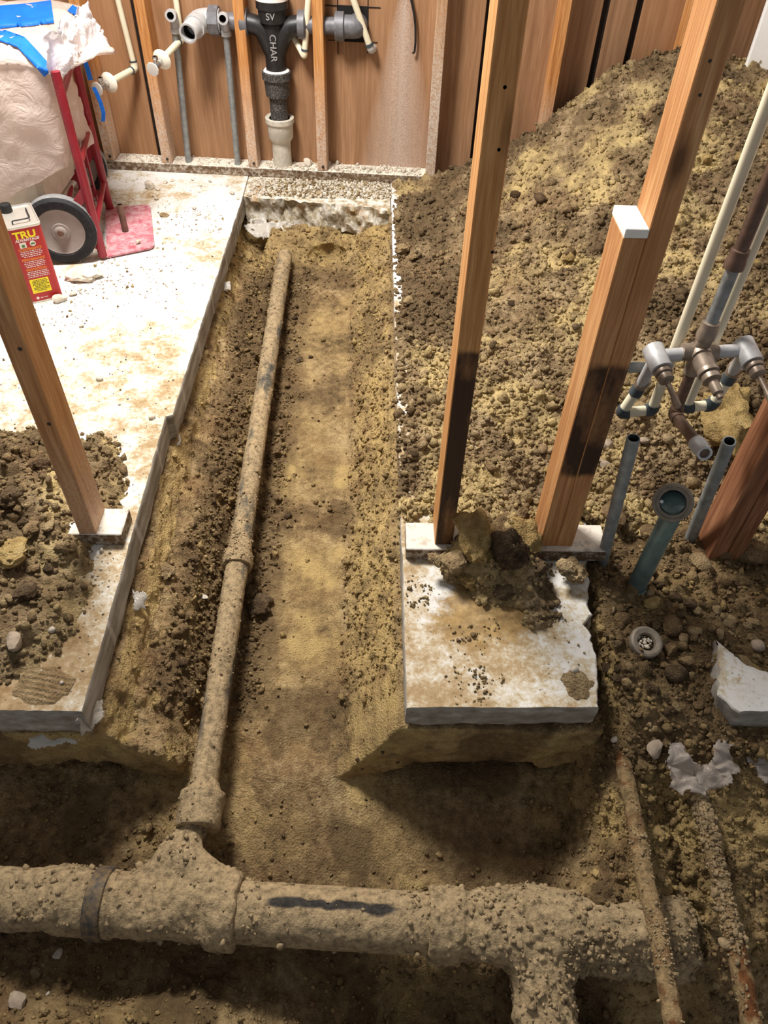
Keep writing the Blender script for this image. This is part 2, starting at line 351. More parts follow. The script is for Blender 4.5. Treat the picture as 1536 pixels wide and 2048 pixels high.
# ------------------------------------------------------------------ object helpers
def link_mesh(name, V, Fc, mat, parent=None, smooth=True, base=None, attrs=None):
    me = bpy.data.meshes.new(name)
    V = np.asarray(V, dtype=np.float32)
    if base is not None: V = V - np.asarray(base, dtype=np.float32)
    if isinstance(Fc, np.ndarray):
        me.vertices.add(len(V)); me.vertices.foreach_set('co', V.ravel())
        k = Fc.shape[1]; n = len(Fc)
        me.loops.add(n * k); me.loops.foreach_set('vertex_index', Fc.astype(np.int32).ravel())
        me.polygons.add(n); me.polygons.foreach_set('loop_start', np.arange(0, n * k, k, dtype=np.int32))
        me.update(calc_edges=True)
    else:
        me.from_pydata([tuple(map(float, v)) for v in V], [], Fc); me.update()
    if smooth: me.polygons.foreach_set('use_smooth', np.ones(len(me.polygons), dtype=bool))
    for a, arr in (attrs or {}).items():
        at = me.attributes.new(a, 'FLOAT', 'POINT'); at.data.foreach_set('value', np.asarray(arr, dtype=np.float32))
    me.materials.append(M[mat] if isinstance(mat, str) else mat)
    o = bpy.data.objects.new(name, me); COL.objects.link(o)
    if parent is not None: o.parent = parent
    return o
def tag(o, label=None, cat=None, group=None, kind=None):
    if label: o['label'] = label
    if cat: o['category'] = cat
    if group: o['group'] = group
    if kind: o['kind'] = kind
    return o
def thing(name, base, label, cat, group=None):
    o = bpy.data.objects.new(name, None); COL.objects.link(o); o.location = Vector(base); o.empty_display_size = 0.05
    tag(o, label, cat, group); BASE[o.name] = np.array(base, dtype=float); return o
BASE = {}
def base_of(p):
    b = np.zeros(3)
    while p is not None:
        if p.name in BASE: b = b + BASE[p.name]; break
        p = p.parent
    return b

class MB:
    def __init__(s): s.v = []; s.f = []; s.c = 0
    def add(s, V, Fc):
        s.v.extend([tuple(map(float, p)) for p in V]); s.f.extend([tuple(i + s.c for i in q) for q in Fc]); s.c = len(s.v)
    def box(s, c, size, ax=None, bev=0.0):
        bm = bmesh.new(); bmesh.ops.create_cube(bm, size=1.0)
        for v in bm.verts: v.co = Vector((v.co.x * size[0], v.co.y * size[1], v.co.z * size[2]))
        if bev: bmesh.ops.bevel(bm, geom=list(bm.edges), offset=bev, segments=1, affect='EDGES')
        A = np.eye(3) if ax is None else np.array(ax, dtype=float)
        bm.verts.index_update()
        s.add([np.array(c) + A.T @ np.array(v.co) for v in bm.verts], [[v.index for v in f.verts] for f in bm.faces]); bm.free()
        return s
    def tube(s, pts, r, seg=16, caps=True, squash=None):
        P = [np.array(p, dtype=float) for p in pts]; n = len(P)
        R = r if isinstance(r, (list, tuple, np.ndarray)) else [r] * n
        T = []
        for i in range(n):
            a = P[min(i + 1, n - 1)] - P[max(i - 1, 0)]; l = np.linalg.norm(a); T.append(a / l if l > 1e-9 else (T[-1] if T else np.array([0, 0, 1.])))
        u = np.cross(T[0], [0, 0, 1.0]);
        if np.linalg.norm(u) < 1e-3: u = np.cross(T[0], [1.0, 0, 0])
        u /= np.linalg.norm(u); V = []
        for i in range(n):
            u = u - T[i] * np.dot(u, T[i]); u /= np.linalg.norm(u); w_ = np.cross(T[i], u)
            for k in range(seg):
                a = 2 * math.pi * k / seg; V.append(P[i] + R[i] * (math.cos(a) * u + math.sin(a) * w_))
        Fc = [(i * seg + k, i * seg + (k + 1) % seg, (i + 1) * seg + (k + 1) % seg, (i + 1) * seg + k) for i in range(n - 1) for k in range(seg)]
        if caps: Fc += [tuple(range(seg - 1, -1, -1)), tuple((n - 1) * seg + k for k in range(seg))]
        s.add(V, Fc); return s
    def lathe(s, p, axis, prof, seg=24, caps=True):
        """prof: (distance along axis, radius)"""
        p = np.array(p, float); a = np.array(axis, float); a /= np.linalg.norm(a)
        u = np.cross(a, [0, 0, 1.0])
        if np.linalg.norm(u) < 1e-3: u = np.array([1.0, 0, 0])
        u /= np.linalg.norm(u); w_ = np.cross(a, u); V = []
        for t, r in prof:
            for k in range(seg):
                an = 2 * math.pi * k / seg; V.append(p + a * t + r * (math.cos(an) * u + math.sin(an) * w_))
        n = len(prof)
        Fc = [(i * seg + k, i * seg + (k + 1) % seg, (i + 1) * seg + (k + 1) % seg, (i + 1) * seg + k) for i in range(n - 1) for k in range(seg)]
        if caps: Fc += [tuple(range(seg - 1, -1, -1)), tuple((n - 1) * seg + k for k in range(seg))]
        s.add(V, Fc); return s
    def build(s, name, mat, parent=None, smooth=True, base=None):
        b = base if base is not None else (base_of(parent) if parent is not None else None)
        o = link_mesh(name, np.array(s.v), s.f, mat, parent, smooth, b)
        if smooth:
            o.data.set_sharp_from_angle(angle=math.radians(38))
        return o
def bend(pts, rad, n=5):
    """round the inner corners of a polyline"""
    P = [np.array(p, float) for p in pts]; out = [P[0]]
    for i in range(1, len(P) - 1):
        a = P[i - 1] - P[i]; b = P[i + 1] - P[i]; la, lb = np.linalg.norm(a), np.linalg.norm(b)
        r = min(rad, la * 0.45, lb * 0.45); A = P[i] + a / la * r; B = P[i] + b / lb * r
        for k in range(n + 1):
            t = k / n; out.append((1 - t) ** 2 * A + 2 * t * (1 - t) * P[i] + t * t * B)
    out.append(P[-1]); return out
def open_end(mb_out, mb_in, p, axis, r, wall=0.004, depth=0.06, seg=20):
    """rim and bore of a cut pipe end at p; axis points out of the pipe"""
    mb_out.lathe(p, axis, [(-0.004, r), (0, r - 0.0008), (0, r - wall), (-0.012, r - wall)], seg, caps=False)
    mb_in.lathe(p, axis, [(-0.001, r - wall), (-depth, r - wall), (-depth, 0.0005)], seg, caps=False)
def copy_tree(o, parent=None):
    c = o.copy(); COL.objects.link(c)
    if parent is not None: c.parent = parent
    for ch in list(o.children): copy_tree(ch, c)
    return c

# text as thin meshes; ax rows = (text right, text up, outward)
def text(s, size, p, ax, mat, parent, name='lettering', ext=0.0004, align='CENTER', shear=0.0, sx=1.0, bold=0.0):
    cu = bpy.data.curves.new(name, 'FONT'); cu.body = s; cu.size = size; cu.extrude = ext; cu.align_x = align; cu.align_y = 'CENTER'; cu.shear = shear; cu.offset = bold
    cu.resolution_u = 3
    o = bpy.data.objects.new('tmp', cu); COL.objects.link(o)
    bpy.context.view_layer.update()
    me = bpy.data.meshes.new_from_object(o.evaluated_get(bpy.context.evaluated_depsgraph_get()))
    bpy.data.objects.remove(o); bpy.data.curves.remove(cu)
    A = np.array(ax, float); b = base_of(parent) if parent is not None else np.zeros(3)
    for v in me.vertices:
        q = np.array(v.co) * np.array([sx, 1, 1]); v.co = Vector(np.array(p) + A.T @ q - b)
    me.materials.clear(); me.materials.append(M[mat])
    ob = bpy.data.objects.new(name, me); COL.objects.link(ob); ob.parent = parent
    return ob

# ------------------------------------------------------------------ surface nets
def surface_nets(S, lo, h):
    nx, ny, nz = S.shape; sg = S > 0
    c = lambda a, b, d: sg[a:nx - 1 + a, b:ny - 1 + b, d:nz - 1 + d]
    cnt = sum(c(a, b, d).astype(np.int8) for a in (0, 1) for b in (0, 1) for d in (0, 1))
    act = (cnt > 0) & (cnt < 8)
    idx = -np.ones(act.shape, np.int32); I = np.argwhere(act); idx[act] = np.arange(len(I))
    val = {(a, b, d): S[I[:, 0] + a, I[:, 1] + b, I[:, 2] + d] for a in (0, 1) for b in (0, 1) for d in (0, 1)}
    acc = np.zeros((len(I), 3), np.float32); num = np.zeros(len(I), np.float32)
    K = list(val)
    for p in K:
        for ax in range(3):
            if p[ax]: continue
            q = list(p); q[ax] = 1; q = tuple(q)
            va, vb = val[p], val[q]; m = (va > 0) != (vb > 0)
            t = np.where(m, va / np.where(m, va - vb, 1), 0)
            pt = np.array(p, np.float32)[None] + np.eye(3, dtype=np.float32)[ax][None] * t[:, None]
            acc += pt * m[:, None]; num += m
    V = (I + acc / num[:, None]) * h + np.array(lo)
    quads = []
    for ax in range(3):
        sl0 = [slice(1, n - 1) for n in S.shape]; sl1 = list(sl0)
        sl0[ax] = slice(0, S.shape[ax] - 1); sl1[ax] = slice(1, S.shape[ax])
        a, b = sg[tuple(sl0)], sg[tuple(sl1)]; E = np.argwhere(a != b); fl = a[a != b]
        o = [1, 1, 1]; o[ax] = 0; E = E + np.array(o)
        u, v = (ax + 1) % 3, (ax + 2) % 3
        def cell(du, dv):
            q = E.copy(); q[:, u] -= du; q[:, v] -= dv; return idx[q[:, 0], q[:, 1], q[:, 2]]
        Q = np.stack([cell(1, 1), cell(0, 1), cell(0, 0), cell(1, 0)], 1)
        Q[~fl] = Q[~fl][:, ::-1]; quads.append(Q)
    return V.astype(np.float32), np.concatenate(quads)
def grid_noise(shape, h, lo, scale, seed):
    """value noise on a grid by separable smooth interpolation of a coarse lattice"""
    g = np.random.default_rng(seed); out = None
    n = [int(s * h / scale) + 3 for s in shape]; A = g.uniform(-1, 1, n).astype(np.float32)
    for ax in range(3):
        x = np.arange(shape[ax]) * h / scale; i = x.astype(int); f = (x - i).astype(np.float32); f = f * f * (3 - 2 * f)
        sh = [1, 1, 1]; sh[ax] = -1; f = f.reshape(sh)
        A = np.take(A, i, ax) * (1 - f) + np.take(A, i + 1, ax) * f
    return A
def normals(V, Q):
    n = np.cross(V[Q[:, 2]] - V[Q[:, 0]], V[Q[:, 3]] - V[Q[:, 1]]) if Q.shape[1] == 4 else np.cross(V[Q[:, 1]] - V[Q[:, 0]], V[Q[:, 2]] - V[Q[:, 0]])
    N = np.zeros_like(V)
    for k in range(Q.shape[1]):
        for d in range(3): N[:, d] += np.bincount(Q[:, k], n[:, d], len(V))
    return N / np.maximum(np.linalg.norm(N, axis=1, keepdims=True), 1e-12)
def subdivide(V, Q):
    """one smooth 1-to-4 split of a quad mesh"""
    me = bpy.data.meshes.new('t'); me.vertices.add(len(V)); me.vertices.foreach_set('co', V.astype(np.float32).ravel())
    n = len(Q); me.loops.add(n * 4); me.loops.foreach_set('vertex_index', Q.astype(np.int32).ravel()); me.polygons.add(n)
    me.polygons.foreach_set('loop_start', np.arange(0, n * 4, 4, dtype=np.int32)); me.update(calc_edges=True)
    o = bpy.data.objects.new('t', me); COL.objects.link(o); md = o.modifiers.new('s', 'SUBSURF'); md.levels = 1; md.render_levels = 1
    bpy.context.view_layer.update()
    e = bpy.data.meshes.new_from_object(o.evaluated_get(bpy.context.evaluated_depsgraph_get()))
    V2 = np.zeros(len(e.vertices) * 3, np.float32); e.vertices.foreach_get('co', V2); L = np.zeros(len(e.loops), np.int32); e.loops.foreach_get('vertex_index', L)
    bpy.data.objects.remove(o); bpy.data.meshes.remove(me); bpy.data.meshes.remove(e)
    return V2.reshape(-1, 3), L.reshape(-1, 4)
def clean(V, Fc):
    used = np.zeros(len(V), bool); used[Fc.ravel()] = True; mp = np.cumsum(used) - 1
    return V[used], mp[Fc], used
def seg_dist(P, a, b):
    a, b = np.array(a), np.array(b); d = b - a; t = np.clip(((P - a) @ d) / (d @ d), 0, 1)
    return np.linalg.norm(P - a - t[..., None] * d, axis=-1), t
def smin(a, b, k):
    h_ = np.clip(0.5 + 0.5 * (b - a) / k, 0, 1); return b * (1 - h_) + a * h_ - k * h_ * (1 - h_)

# icosphere templates
def ico(sub):
    bm = bmesh.new(); bmesh.ops.create_icosphere(bm, subdivisions=sub, radius=1.0); bm.verts.index_update()
    V = np.array([v.co[:] for v in bm.verts]); Fc = np.array([[v.index for v in f.verts] for f in bm.faces]); bm.free(); return V, Fc
ICO1, ICO2, ICO3, ICO4 = ico(1), ico(2), ico(3), ico(4)
def rand_rot(n):
    q = rng.normal(size=(n, 4)); q /= np.linalg.norm(q, axis=1, keepdims=True); a, b, c, d = q.T
    return np.stack([np.stack([1 - 2 * (c * c + d * d), 2 * (b * c - d * a), 2 * (b * d + c * a)], 1),
                     np.stack([2 * (b * c + d * a), 1 - 2 * (b * b + d * d), 2 * (c * d - b * a)], 1),
                     np.stack([2 * (b * d - c * a), 2 * (c * d + b * a), 1 - 2 * (b * b + c * c)], 1)], 1)
def crumbs(name, P, R, mat, attrs, label=None, cat=None, smooth=False, parent=None):
    """many small lumps as one piece of 'stuff'"""
    n = len(P); V0, F0 = ICO1; k = len(V0)
    s = rng.uniform(0.5, 1.4, (n, k, 1)) * R[:, None, None]; ax = rng.uniform(0.6, 1.15, (n, 1, 3))
    V = np.einsum('nij,nkj->nki', rand_rot(n), V0[None] * s * ax) + P[:, None, :]
    Fc = (F0[None] + (np.arange(n) * k)[:, None, None]).reshape(-1, 3)
    at = {a: np.repeat(v, k) for a, v in attrs.items()}
    o = link_mesh(name, V.reshape(-1, 3), Fc, mat, parent, smooth, attrs=at)
    tag(o, label, cat, None, 'stuff'); return o
def clod_mesh(name, sub, seed, flat=1.0, amp=0.35, facet=False, lumps=1.0):
    V, Fc = {2: ICO2, 3: ICO3, 4: ICO4}[sub]; V = V.copy(); N = V.copy()
    V = V * (1 + amp * fbm(V + seed * 9.1, 1.1, 3, seed))[:, None] * np.array([1.0, 0.82 + 0.1 * (seed % 3), 0.72 * flat])
    W = V + 0.16 * np.stack([fbm(V, 0.4, 2, seed + 1), fbm(V, 0.4, 2, seed + 2), fbm(V, 0.4, 2, seed + 3)], 1)
    V = V + N * (lumps * (0.62 * domes(W, 0.85, seed + 4, 0.1, 0.8) + 0.36 * domes(W, 0.45, seed + 5, 0.1, 0.9) + 0.20 * domes(W, 0.22, seed + 6, 0.1, 0.9)) - 0.22 * lumps)[:, None]
    if facet:
        g = np.random.default_rng(seed)
        for _ in range(8):
            d = g.normal(size=3); d /= np.linalg.norm(d); t = g.uniform(0.45, 0.75); ov = np.maximum(0, V @ d - t); V = V - ov[:, None] * d * 0.9
    me = bpy.data.meshes.new(name); me.from_pydata([tuple(v) for v in V], [], [tuple(map(int, f)) for f in Fc]); me.update()
    me.polygons.foreach_set('use_smooth', np.ones(len(me.polygons), bool)); me.set_sharp_from_angle(angle=math.radians(30 if facet else 48))
    return me
def place(me, name, p, r, mat, label, cat, group=None, sink=0.25, sq=(1, 1, 1), rz=None):
    o = bpy.data.objects.new(name, me); COL.objects.link(o)
    if not me.materials: me.materials.append(M[mat])
    o.material_slots[0].link = 'OBJECT'; o.material_slots[0].material = M[mat]
    o.scale = (r * sq[0], r * sq[1], r * sq[2]); o.rotation_euler = (random.uniform(-.3, .3), random.uniform(-.3, .3), random.uniform(0, 6.28) if rz is None else rz)
    o.location = (p[0], p[1], p[2] + r * 0.6 * sq[2] * (1 - 2 * sink))
    return tag(o, label, cat, group)
# ================================================================== STRUCTURE: slabs
def slab(name, pts, steps, rough, t, seed, mat='concrete', tn=0.012, parent=None):
    """pts: outline counter-clockwise; per edge: sample step and raggedness"""
    P, A = [], []
    for i, p in enumerate(pts):
        q = pts[(i + 1) % len(pts)]; L = math.dist(p, q); n = max(1, int(L / steps[i]))
        for k in range(n):
            P.append((p[0] + (q[0] - p[0]) * k / n, p[1] + (q[1] - p[1]) * k / n)); A.append(rough[i] if k else max(0.0015, min(rough[i], rough[i - 1])))
    P = np.array(P); A = np.array(A); N = len(P)
    d = np.roll(P, -1, 0) - np.roll(P, 1, 0); d /= np.linalg.norm(d, axis=1, keepdims=True); nrm = np.stack([d[:, 1], -d[:, 0]], 1)
    rings = [0, -0.004, -0.02, -0.04, -0.06, -0.08, -0.1]; rings = [z for z in rings if z > -t + 0.012] + [-t]
    V = []
    for zi, z in enumerate(rings):
        Q = np.concatenate([P, np.full((N, 1), z)], 1)
        o = A * (1.5 * fbm(Q, 0.07, 3, seed) + 0.8 * vn(Q, 0.018, seed + 5))
        if zi == 0: o = o - 0.002 - A * 0.2
        if zi == len(rings) - 1:
            o = o - 0.006
            Q[:, 2] += tn * fbm(np.concatenate([P, np.zeros((N, 1))], 1), 0.09, 3, seed + 9) + 0.5 * tn * vn(Q, 0.02, seed + 2)
        Q[:, :2] += nrm * o[:, None]
        if zi == 0: Q[:, 2] += -np.abs(A * 0.35 * vn(Q, 0.03, seed + 3))
        V.append(Q)
    V = np.concatenate(V); Fc = []
    for r in range(len(rings) - 1):
        for k in range(N):
            a = r * N + k; b = r * N + (k + 1) % N; Fc.append((a, a + N, b + N, b))
    Fc.append(tuple(range(N))); Fc.append(tuple((len(rings) - 1) * N + k for k in range(N - 1, -1, -1)))
    o = link_mesh(name, V, Fc, mat, parent, True)
    o.data.set_sharp_from_angle(angle=math.radians(35)); tag(o, kind='structure'); return o
def WYp(x, off): return (x, wy(x, off))
floor_left = slab('floor', [(-3.2, 0.775), (-1.1, 0.775), (-0.574, 0.77), (-0.579, 1.25), (-0.585, 1.725), (-0.566, 1.735), (-0.555, 2.4), (-0.537, 3.222), (-0.537, 3.62), (-3.2, 3.75)],
                  [0.2, 0.012, 0.012, 0.012, 0.006, 0.012, 0.012, 0.2, 0.3, 0.4], [0.001, 0.0012, 0.0012, 0.0015, 0.004, 0.0012, 0.0015, 0.001, 0.001, 0.001], 0.095, 3)
floor_right = slab('floor', [(0.093, 0.783), (0.502, 0.787), (0.513, 0.86), (0.527, 0.95), (0.512, 1.0), (0.538, 1.03), (0.533, 1.1), (0.566, 1.2), (0.60, 1.5), (1.7, 1.52), (1.7, 3.5), (0.098, 3.6), (0.098, 3.1)],
                   [0.012, 0.01, 0.01, 0.01, 0.008, 0.01, 0.01, 0.03, 0.2, 0.3, 0.3, 0.2, 0.014], [0.0012, 0.004, 0.005, 0.008, 0.008, 0.008, 0.008, 0.008, 0.002, 0.002, 0.002, 0.001, 0.0014], 0.078, 11)
floor_end = slab('floor', [(-0.536, 3.228), (-0.30, 3.195), (-0.10, 3.16), (0.097, 3.118), (0.097, 3.6), (-0.536, 3.62)], [0.008, 0.008, 0.008, 0.3, 0.3, 0.3], [0.016, 0.018, 0.016, 0.001, 0.001, 0.001], 0.125, 21, 'broken', 0.02)
floor_piece = slab('floor', [(0.772, 0.822), (0.800, 0.778), (1.35, 0.778), (1.35, 1.0), (0.93, 0.86), (0.86, 0.90), (0.805, 0.965), (0.786, 0.90)], [0.008, 0.012, 0.2, 0.2, 0.012, 0.012, 0.012, 0.012],
                   [0.006, 0.002, 0.002, 0.002, 0.006, 0.006, 0.006, 0.008], 0.075, 31, 'concrete', 0.014)

# ------------------------------------------------------------------ back wall: studs, plate, boards
wall = bpy.data.objects.new('wall_back', None); COL.objects.link(wall); wall.location = (-0.5, 3.42, 0); BASE['wall_back'] = np.array([-0.5, 3.42, 0.]); tag(wall, kind='structure')
_t = np.array([1, WALL_S, 0]); _t /= np.linalg.norm(_t); WAX = np.stack([_t, np.cross([0, 0, 1.0], _t), [0, 0, 1.0]])   # along wall, into wall, up
def wpt(x, off, z): return np.array([x, wy(x, off), z])
WH = 2.45
for x, m in ((-2.36, 'back_stud'), (-1.95, 'back_stud'), (-1.55, 'back_stud'), (-1.152, 'back_stud'), (-0.896, 'back_stud'), (-0.510, 'back_stud'), (-0.203, 'back_stud'), (0.277, 'back_stud_grey'), (0.745, 'back_stud'), (1.232, 'back_stud')):
    MB().box(wpt(x, 0.045, 0.04 + WH / 2), (0.042, 0.088, WH), WAX, 0.002).build('stud', m, wall, False)
for x in (0.318, 0.79, 1.275):
    pass
MB().box(wpt(-1.43, 0.045, 0.019), (3.46, 0.09, 0.038), WAX, 0.002).build('bottom_plate', 'plate', wall, False)
edges = [-3.19, -2.6, -2.05, -1.50, -0.950, -0.42, 0.468, 0.918, 1.045, 1.30, 1.72]
for a, b in zip(edges[:-1], edges[1:]):
    g = 0.013 if (a > 0.3 or b > 0.3) else 0.006
    mb = MB().box(wpt((a + b) / 2, 0.097, WH / 2 + 0.0), (b - a - 2 * g, 0.012, WH), WAX, 0.002)
    mb.build('panel', 'panel', wall, False)
MB().box(wpt(-0.75, 0.115, WH / 2), (4.85, 0.012, WH), WAX).build('tar_paper', 'tar', wall, False)
MB().box(wpt(-0.75, 0.13, WH / 2), (4.85, 0.01, WH + 0.1), WAX).build('sheathing', 'tar', wall, False)
for x in (-1.152, -0.896, -0.510, -0.203):      # toe nails at the stud feet
    MB().lathe(wpt(x + 0.002, -0.001, 0.058), -WAX[1], [(0, 0.006), (0.003, 0.006), (0.004, 0.002)], 10).build('nail_head', 'nail', wall)
wl = MB().box((-3.22, 2.2, 1.22), (0.05, 2.9, 2.5)).build('wall_left', 'plaster', None, False); tag(wl, kind='structure')
wr = MB().box((1.70, 2.4, 1.22), (0.05, 2.1, 2.5)).build('wall_right', 'plaster', None, False); tag(wr, kind='structure')
pl = MB().box(wpt(1.62, -0.012, 1.3), (0.29, 0.022, 2.3), WAX, 0.004).build('plaster_board', 'plaster', wall, False)
# a small bright dust ledge and chips on the plate are scattered later

# ================================================================== SOIL of the trenches
gh = 0.009; glo = (-1.17, -0.10, -0.57); gsh = (302, 386, 69)
gx, gy, gz = [(glo[i] + gh * np.arange(gsh[i])).astype(np.float32) for i in range(3)]
X2, Y2 = np.meshgrid(gx, gy, indexing='ij')
P2 = np.stack([X2.ravel(), Y2.ravel(), np.zeros(X2.size)], 1)
def floor_long(y): return np.interp(y, [0.6, 0.8, 1.5, 2.2, 2.8, 2.98, 3.12, 3.24], [-0.345, -0.33, -0.29, -0.245, -0.20, -0.185, -0.125, -0.115])
wob = (fbm(P2, 0.22, 3, 41) * 0.02).reshape(X2.shape)
fl = floor_long(Y2)
xs = X2 + wob
def piece(x, fl):
    kx = np.array([-0.70, -0.572, -0.55, -0.53, -0.455, -0.415, -0.395, -0.09, -0.045, 0.03, 0.082, 0.12])
    up = np.array([-0.10, -0.10, -0.13, -0.175, -0.215, 0, 0, 0, 0, 0, -0.075, -0.085])
    wf = np.array([0, 0, 0, 0, 0, 0.9, 1, 1, 0.93, 0.55, 0, 0])
    return np.interp(x, kx, up) + np.interp(x, kx, wf) * fl
GA = piece(xs, fl)
GA = np.where(X2 > 0.12, -0.085, GA); GA = np.maximum(GA, np.where(Y2 > 3.19 + wob, -0.13, -9))
# cross trench floor and the bank on its right side
flc = np.interp(Y2, [0.08, 0.2, 0.30, 0.36, 0.44, 0.52, 0.66, 0.78, 0.9], [-0.36, -0.37, -0.40, -0.41, -0.39, -0.357, -0.347, -0.326, -0.328])
flc = flc + 0.13 * np.exp(-((X2 + 0.42) / 0.22) ** 2 - ((Y2 - 0.25) / 0.09) ** 2) + 0.10 * np.exp(-((X2 + 0.8) / 0.2) ** 2 - ((Y2 - 0.3) / 0.14) ** 2)
flc = flc - 0.12 * np.exp(-((X2 - 0.12) / 0.16) ** 2 - ((Y2 - 0.30) / 0.08) ** 2)
bank = np.interp(Y2, [0.08, 0.26, 0.33, 0.42, 0.55, 0.66, 0.75, 0.85, 1.0, 1.3, 1.5], [-0.42, -0.41, -0.30, -0.20, -0.175, -0.145, -0.085, -0.035, -0.022, -0.022, -0.05])
bank = bank - 0.05 * np.exp(-((X2 - 0.66) / 0.03) ** 2) * sstep(0.72, 0.6, Y2)
tb = sstep(0.46, 0.58, X2 + 2.0 * wob + 0.10 * sstep(0.62, 0.45, Y2)* sstep(0.3, 0.4, Y2))
GB = flc + (bank - flc) * tb
s = (GA[:, :, None] - gz[None, None, :]) * 0.8
front = (Y2 - 0.778 - 0.5 * wob)[:, :, None]
s = np.minimum(s, front)
s = np.where(X2[:, :, None] > 0.535, np.minimum(s, -0.1 + 0 * s), s)
def ell(c, r):
    q = np.sqrt(((X2[:, :, None] - c[0]) / r[0]) ** 2 + ((Y2[:, :, None] - c[1]) / r[1]) ** 2 + ((gz[None, None, :] - c[2]) / r[2]) ** 2)
    return (q - 1) * min(r)
s = np.minimum(s, ell((0.31, 0.83, -0.335), (0.27, 0.22, 0.10)))
s = np.minimum(s, ell((-0.86, 0.80, -0.33), (0.36, 0.13, 0.085)))
s = np.minimum(s, ell((-0.17, 3.03, -0.165), (0.08, 0.07, 0.05)))
s = np.maximum(s, (GB[:, :, None] - gz[None, None, :]) * 0.8)
s = s - np.maximum(0, 0.04 - ell((0.02, 0.33, -0.40), (0.20, 0.09, 0.06))) * 0
clay = sstep(-0.285, -0.255, X2 + wob) * sstep(-0.05, -0.075, X2 + wob) * sstep(0.80, 0.9, Y2) * sstep(2.75, 2.6, Y2)
clay = clay * (1 - 0.8 * np.exp(-((Y2 - 1.62 - 2 * wob) / 0.07) ** 2) - 0.5 * np.exp(-((Y2 - 2.2) / 0.1) ** 2))
cf = sstep(-0.33, -0.27, X2) * sstep(0.42, 0.34, X2) * sstep(0.52, 0.57, Y2) * sstep(0.98, 0.86, Y2)
rough2 = np.clip(1 - 0.75 * np.maximum(clay, cf), 0.25, 1).astype(np.float32)
nz_ = grid_noise(gsh, gh, glo, 0.11, 1) * 0.013 + grid_noise(gsh, gh, glo, 0.05, 2) * 0.009 + grid_noise(gsh, gh, glo, 0.024, 3) * 0.006
s = (s + nz_ * rough2[:, :, None]).astype(np.float32)
SV, SQ = surface_nets(s, glo, gh)
del s, nz_
ctr = SV[SQ].mean(1)
keep = ~((ctr[:, 0] < -0.68) & (ctr[:, 1] > 0.95)) & ~((ctr[:, 0] > 0.20) & (ctr[:, 1] > 1.10) & (ctr[:, 0] < 0.5)) & ~((ctr[:, 0] > 0.16) & (ctr[:, 1] > 1.55))
keep &= (ctr[:, 2] > glo[2] + 0.03)
SV, SQ, _ = clean(SV, SQ[keep])
SV, SQ = subdivide(SV, SQ)
SN = normals(SV, SQ)
def samp2(A, V):
    i = np.clip(((V[:, 0] - glo[0]) / gh).astype(int), 0, gsh[0] - 1); j = np.clip(((V[:, 1] - glo[1]) / gh).astype(int), 0, gsh[1] - 1); return A[i, j]
R = samp2(rough2, SV)
cave = sstep(0.80, 0.77, SV[:, 1])
wallm = sstep(0.75, 0.5, SN[:, 2])                                     # steep faces: scraped clay, smoother
Rr = R * (1 - 0.45 * wallm)
rub = np.clip(sstep(-0.52, -0.47, SV[:, 0]) * sstep(-0.37, -0.40, SV[:, 0]) + sstep(-0.345, -0.32, SV[:, 0]) * sstep(-0.20, -0.25, SV[:, 0]), 0, 1) * sstep(0.85, 1.0, SV[:, 1]) * sstep(3.0, 2.8, SV[:, 1])
rgt = sstep(0.5, 0.56, SV[:, 0]) * sstep(0.3, 0.5, SV[:, 1])
slope = sstep(-0.075, -0.04, SV[:, 0]) * sstep(0.12, 0.08, SV[:, 0]) * sstep(0.8, 0.9, SV[:, 1])
amp = Rr * (0.6 + 0.9 * rub + 0.8 * rgt + 0.3 * slope)
WS = SV + 0.008 * np.stack([fbm(SV, 0.02, 2, 81), fbm(SV, 0.02, 2, 82), fbm(SV, 0.02, 2, 83)], 1)
d1 = domes(WS, 0.042, 5, 0.15, 0.75) * 0.042; d2 = domes(WS, 0.019, 9, 0.15, 0.8) * 0.019; d3 = domes(SV, 0.010, 13, 0.2, 0.8) * 0.010
fine = fbm(SV, 0.03, 3, 77)
strata = vn(SV * np.array([0.6, 0.6, 1.6]), 0.03, 55) * 0.004 * wallm
SV = SV + SN * (amp * (d1 * 0.8 + d2 * 0.9) + (0.25 + 0.75 * Rr) * (d3 * 0.7 + 0.003 * fine) + strata)[:, None]
big = fbm(SV, 0.16, 3, 23)
yel = np.clip(wallm * sstep(-0.30, -0.2, SV[:, 2]) * (0.75 + 0.8 * big) + 0.55 * samp2(clay, SV) * (0.6 + 1.2 * big) + 0.5 * sstep(2.85, 3.05, SV[:, 1]) +
              0.35 * sstep(-0.06, -0.02, SV[:, 0]) * sstep(0.2, 0.1, SV[:, 0]) + 0.7 * np.exp(-((SV[:, 0] + 0.42) / 0.2) ** 2 - ((SV[:, 1] - 0.26) / 0.08) ** 2) + 0.35 * (big > 0.28) + 0.4 * rgt * sstep(0.75, 0.6, SV[:, 1]), 0, 1)
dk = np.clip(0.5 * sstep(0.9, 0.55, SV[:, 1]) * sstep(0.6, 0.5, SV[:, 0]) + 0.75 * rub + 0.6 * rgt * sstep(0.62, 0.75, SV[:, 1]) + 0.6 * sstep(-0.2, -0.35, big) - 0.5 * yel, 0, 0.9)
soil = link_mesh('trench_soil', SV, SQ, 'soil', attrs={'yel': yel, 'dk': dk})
tag(soil, kind='structure')

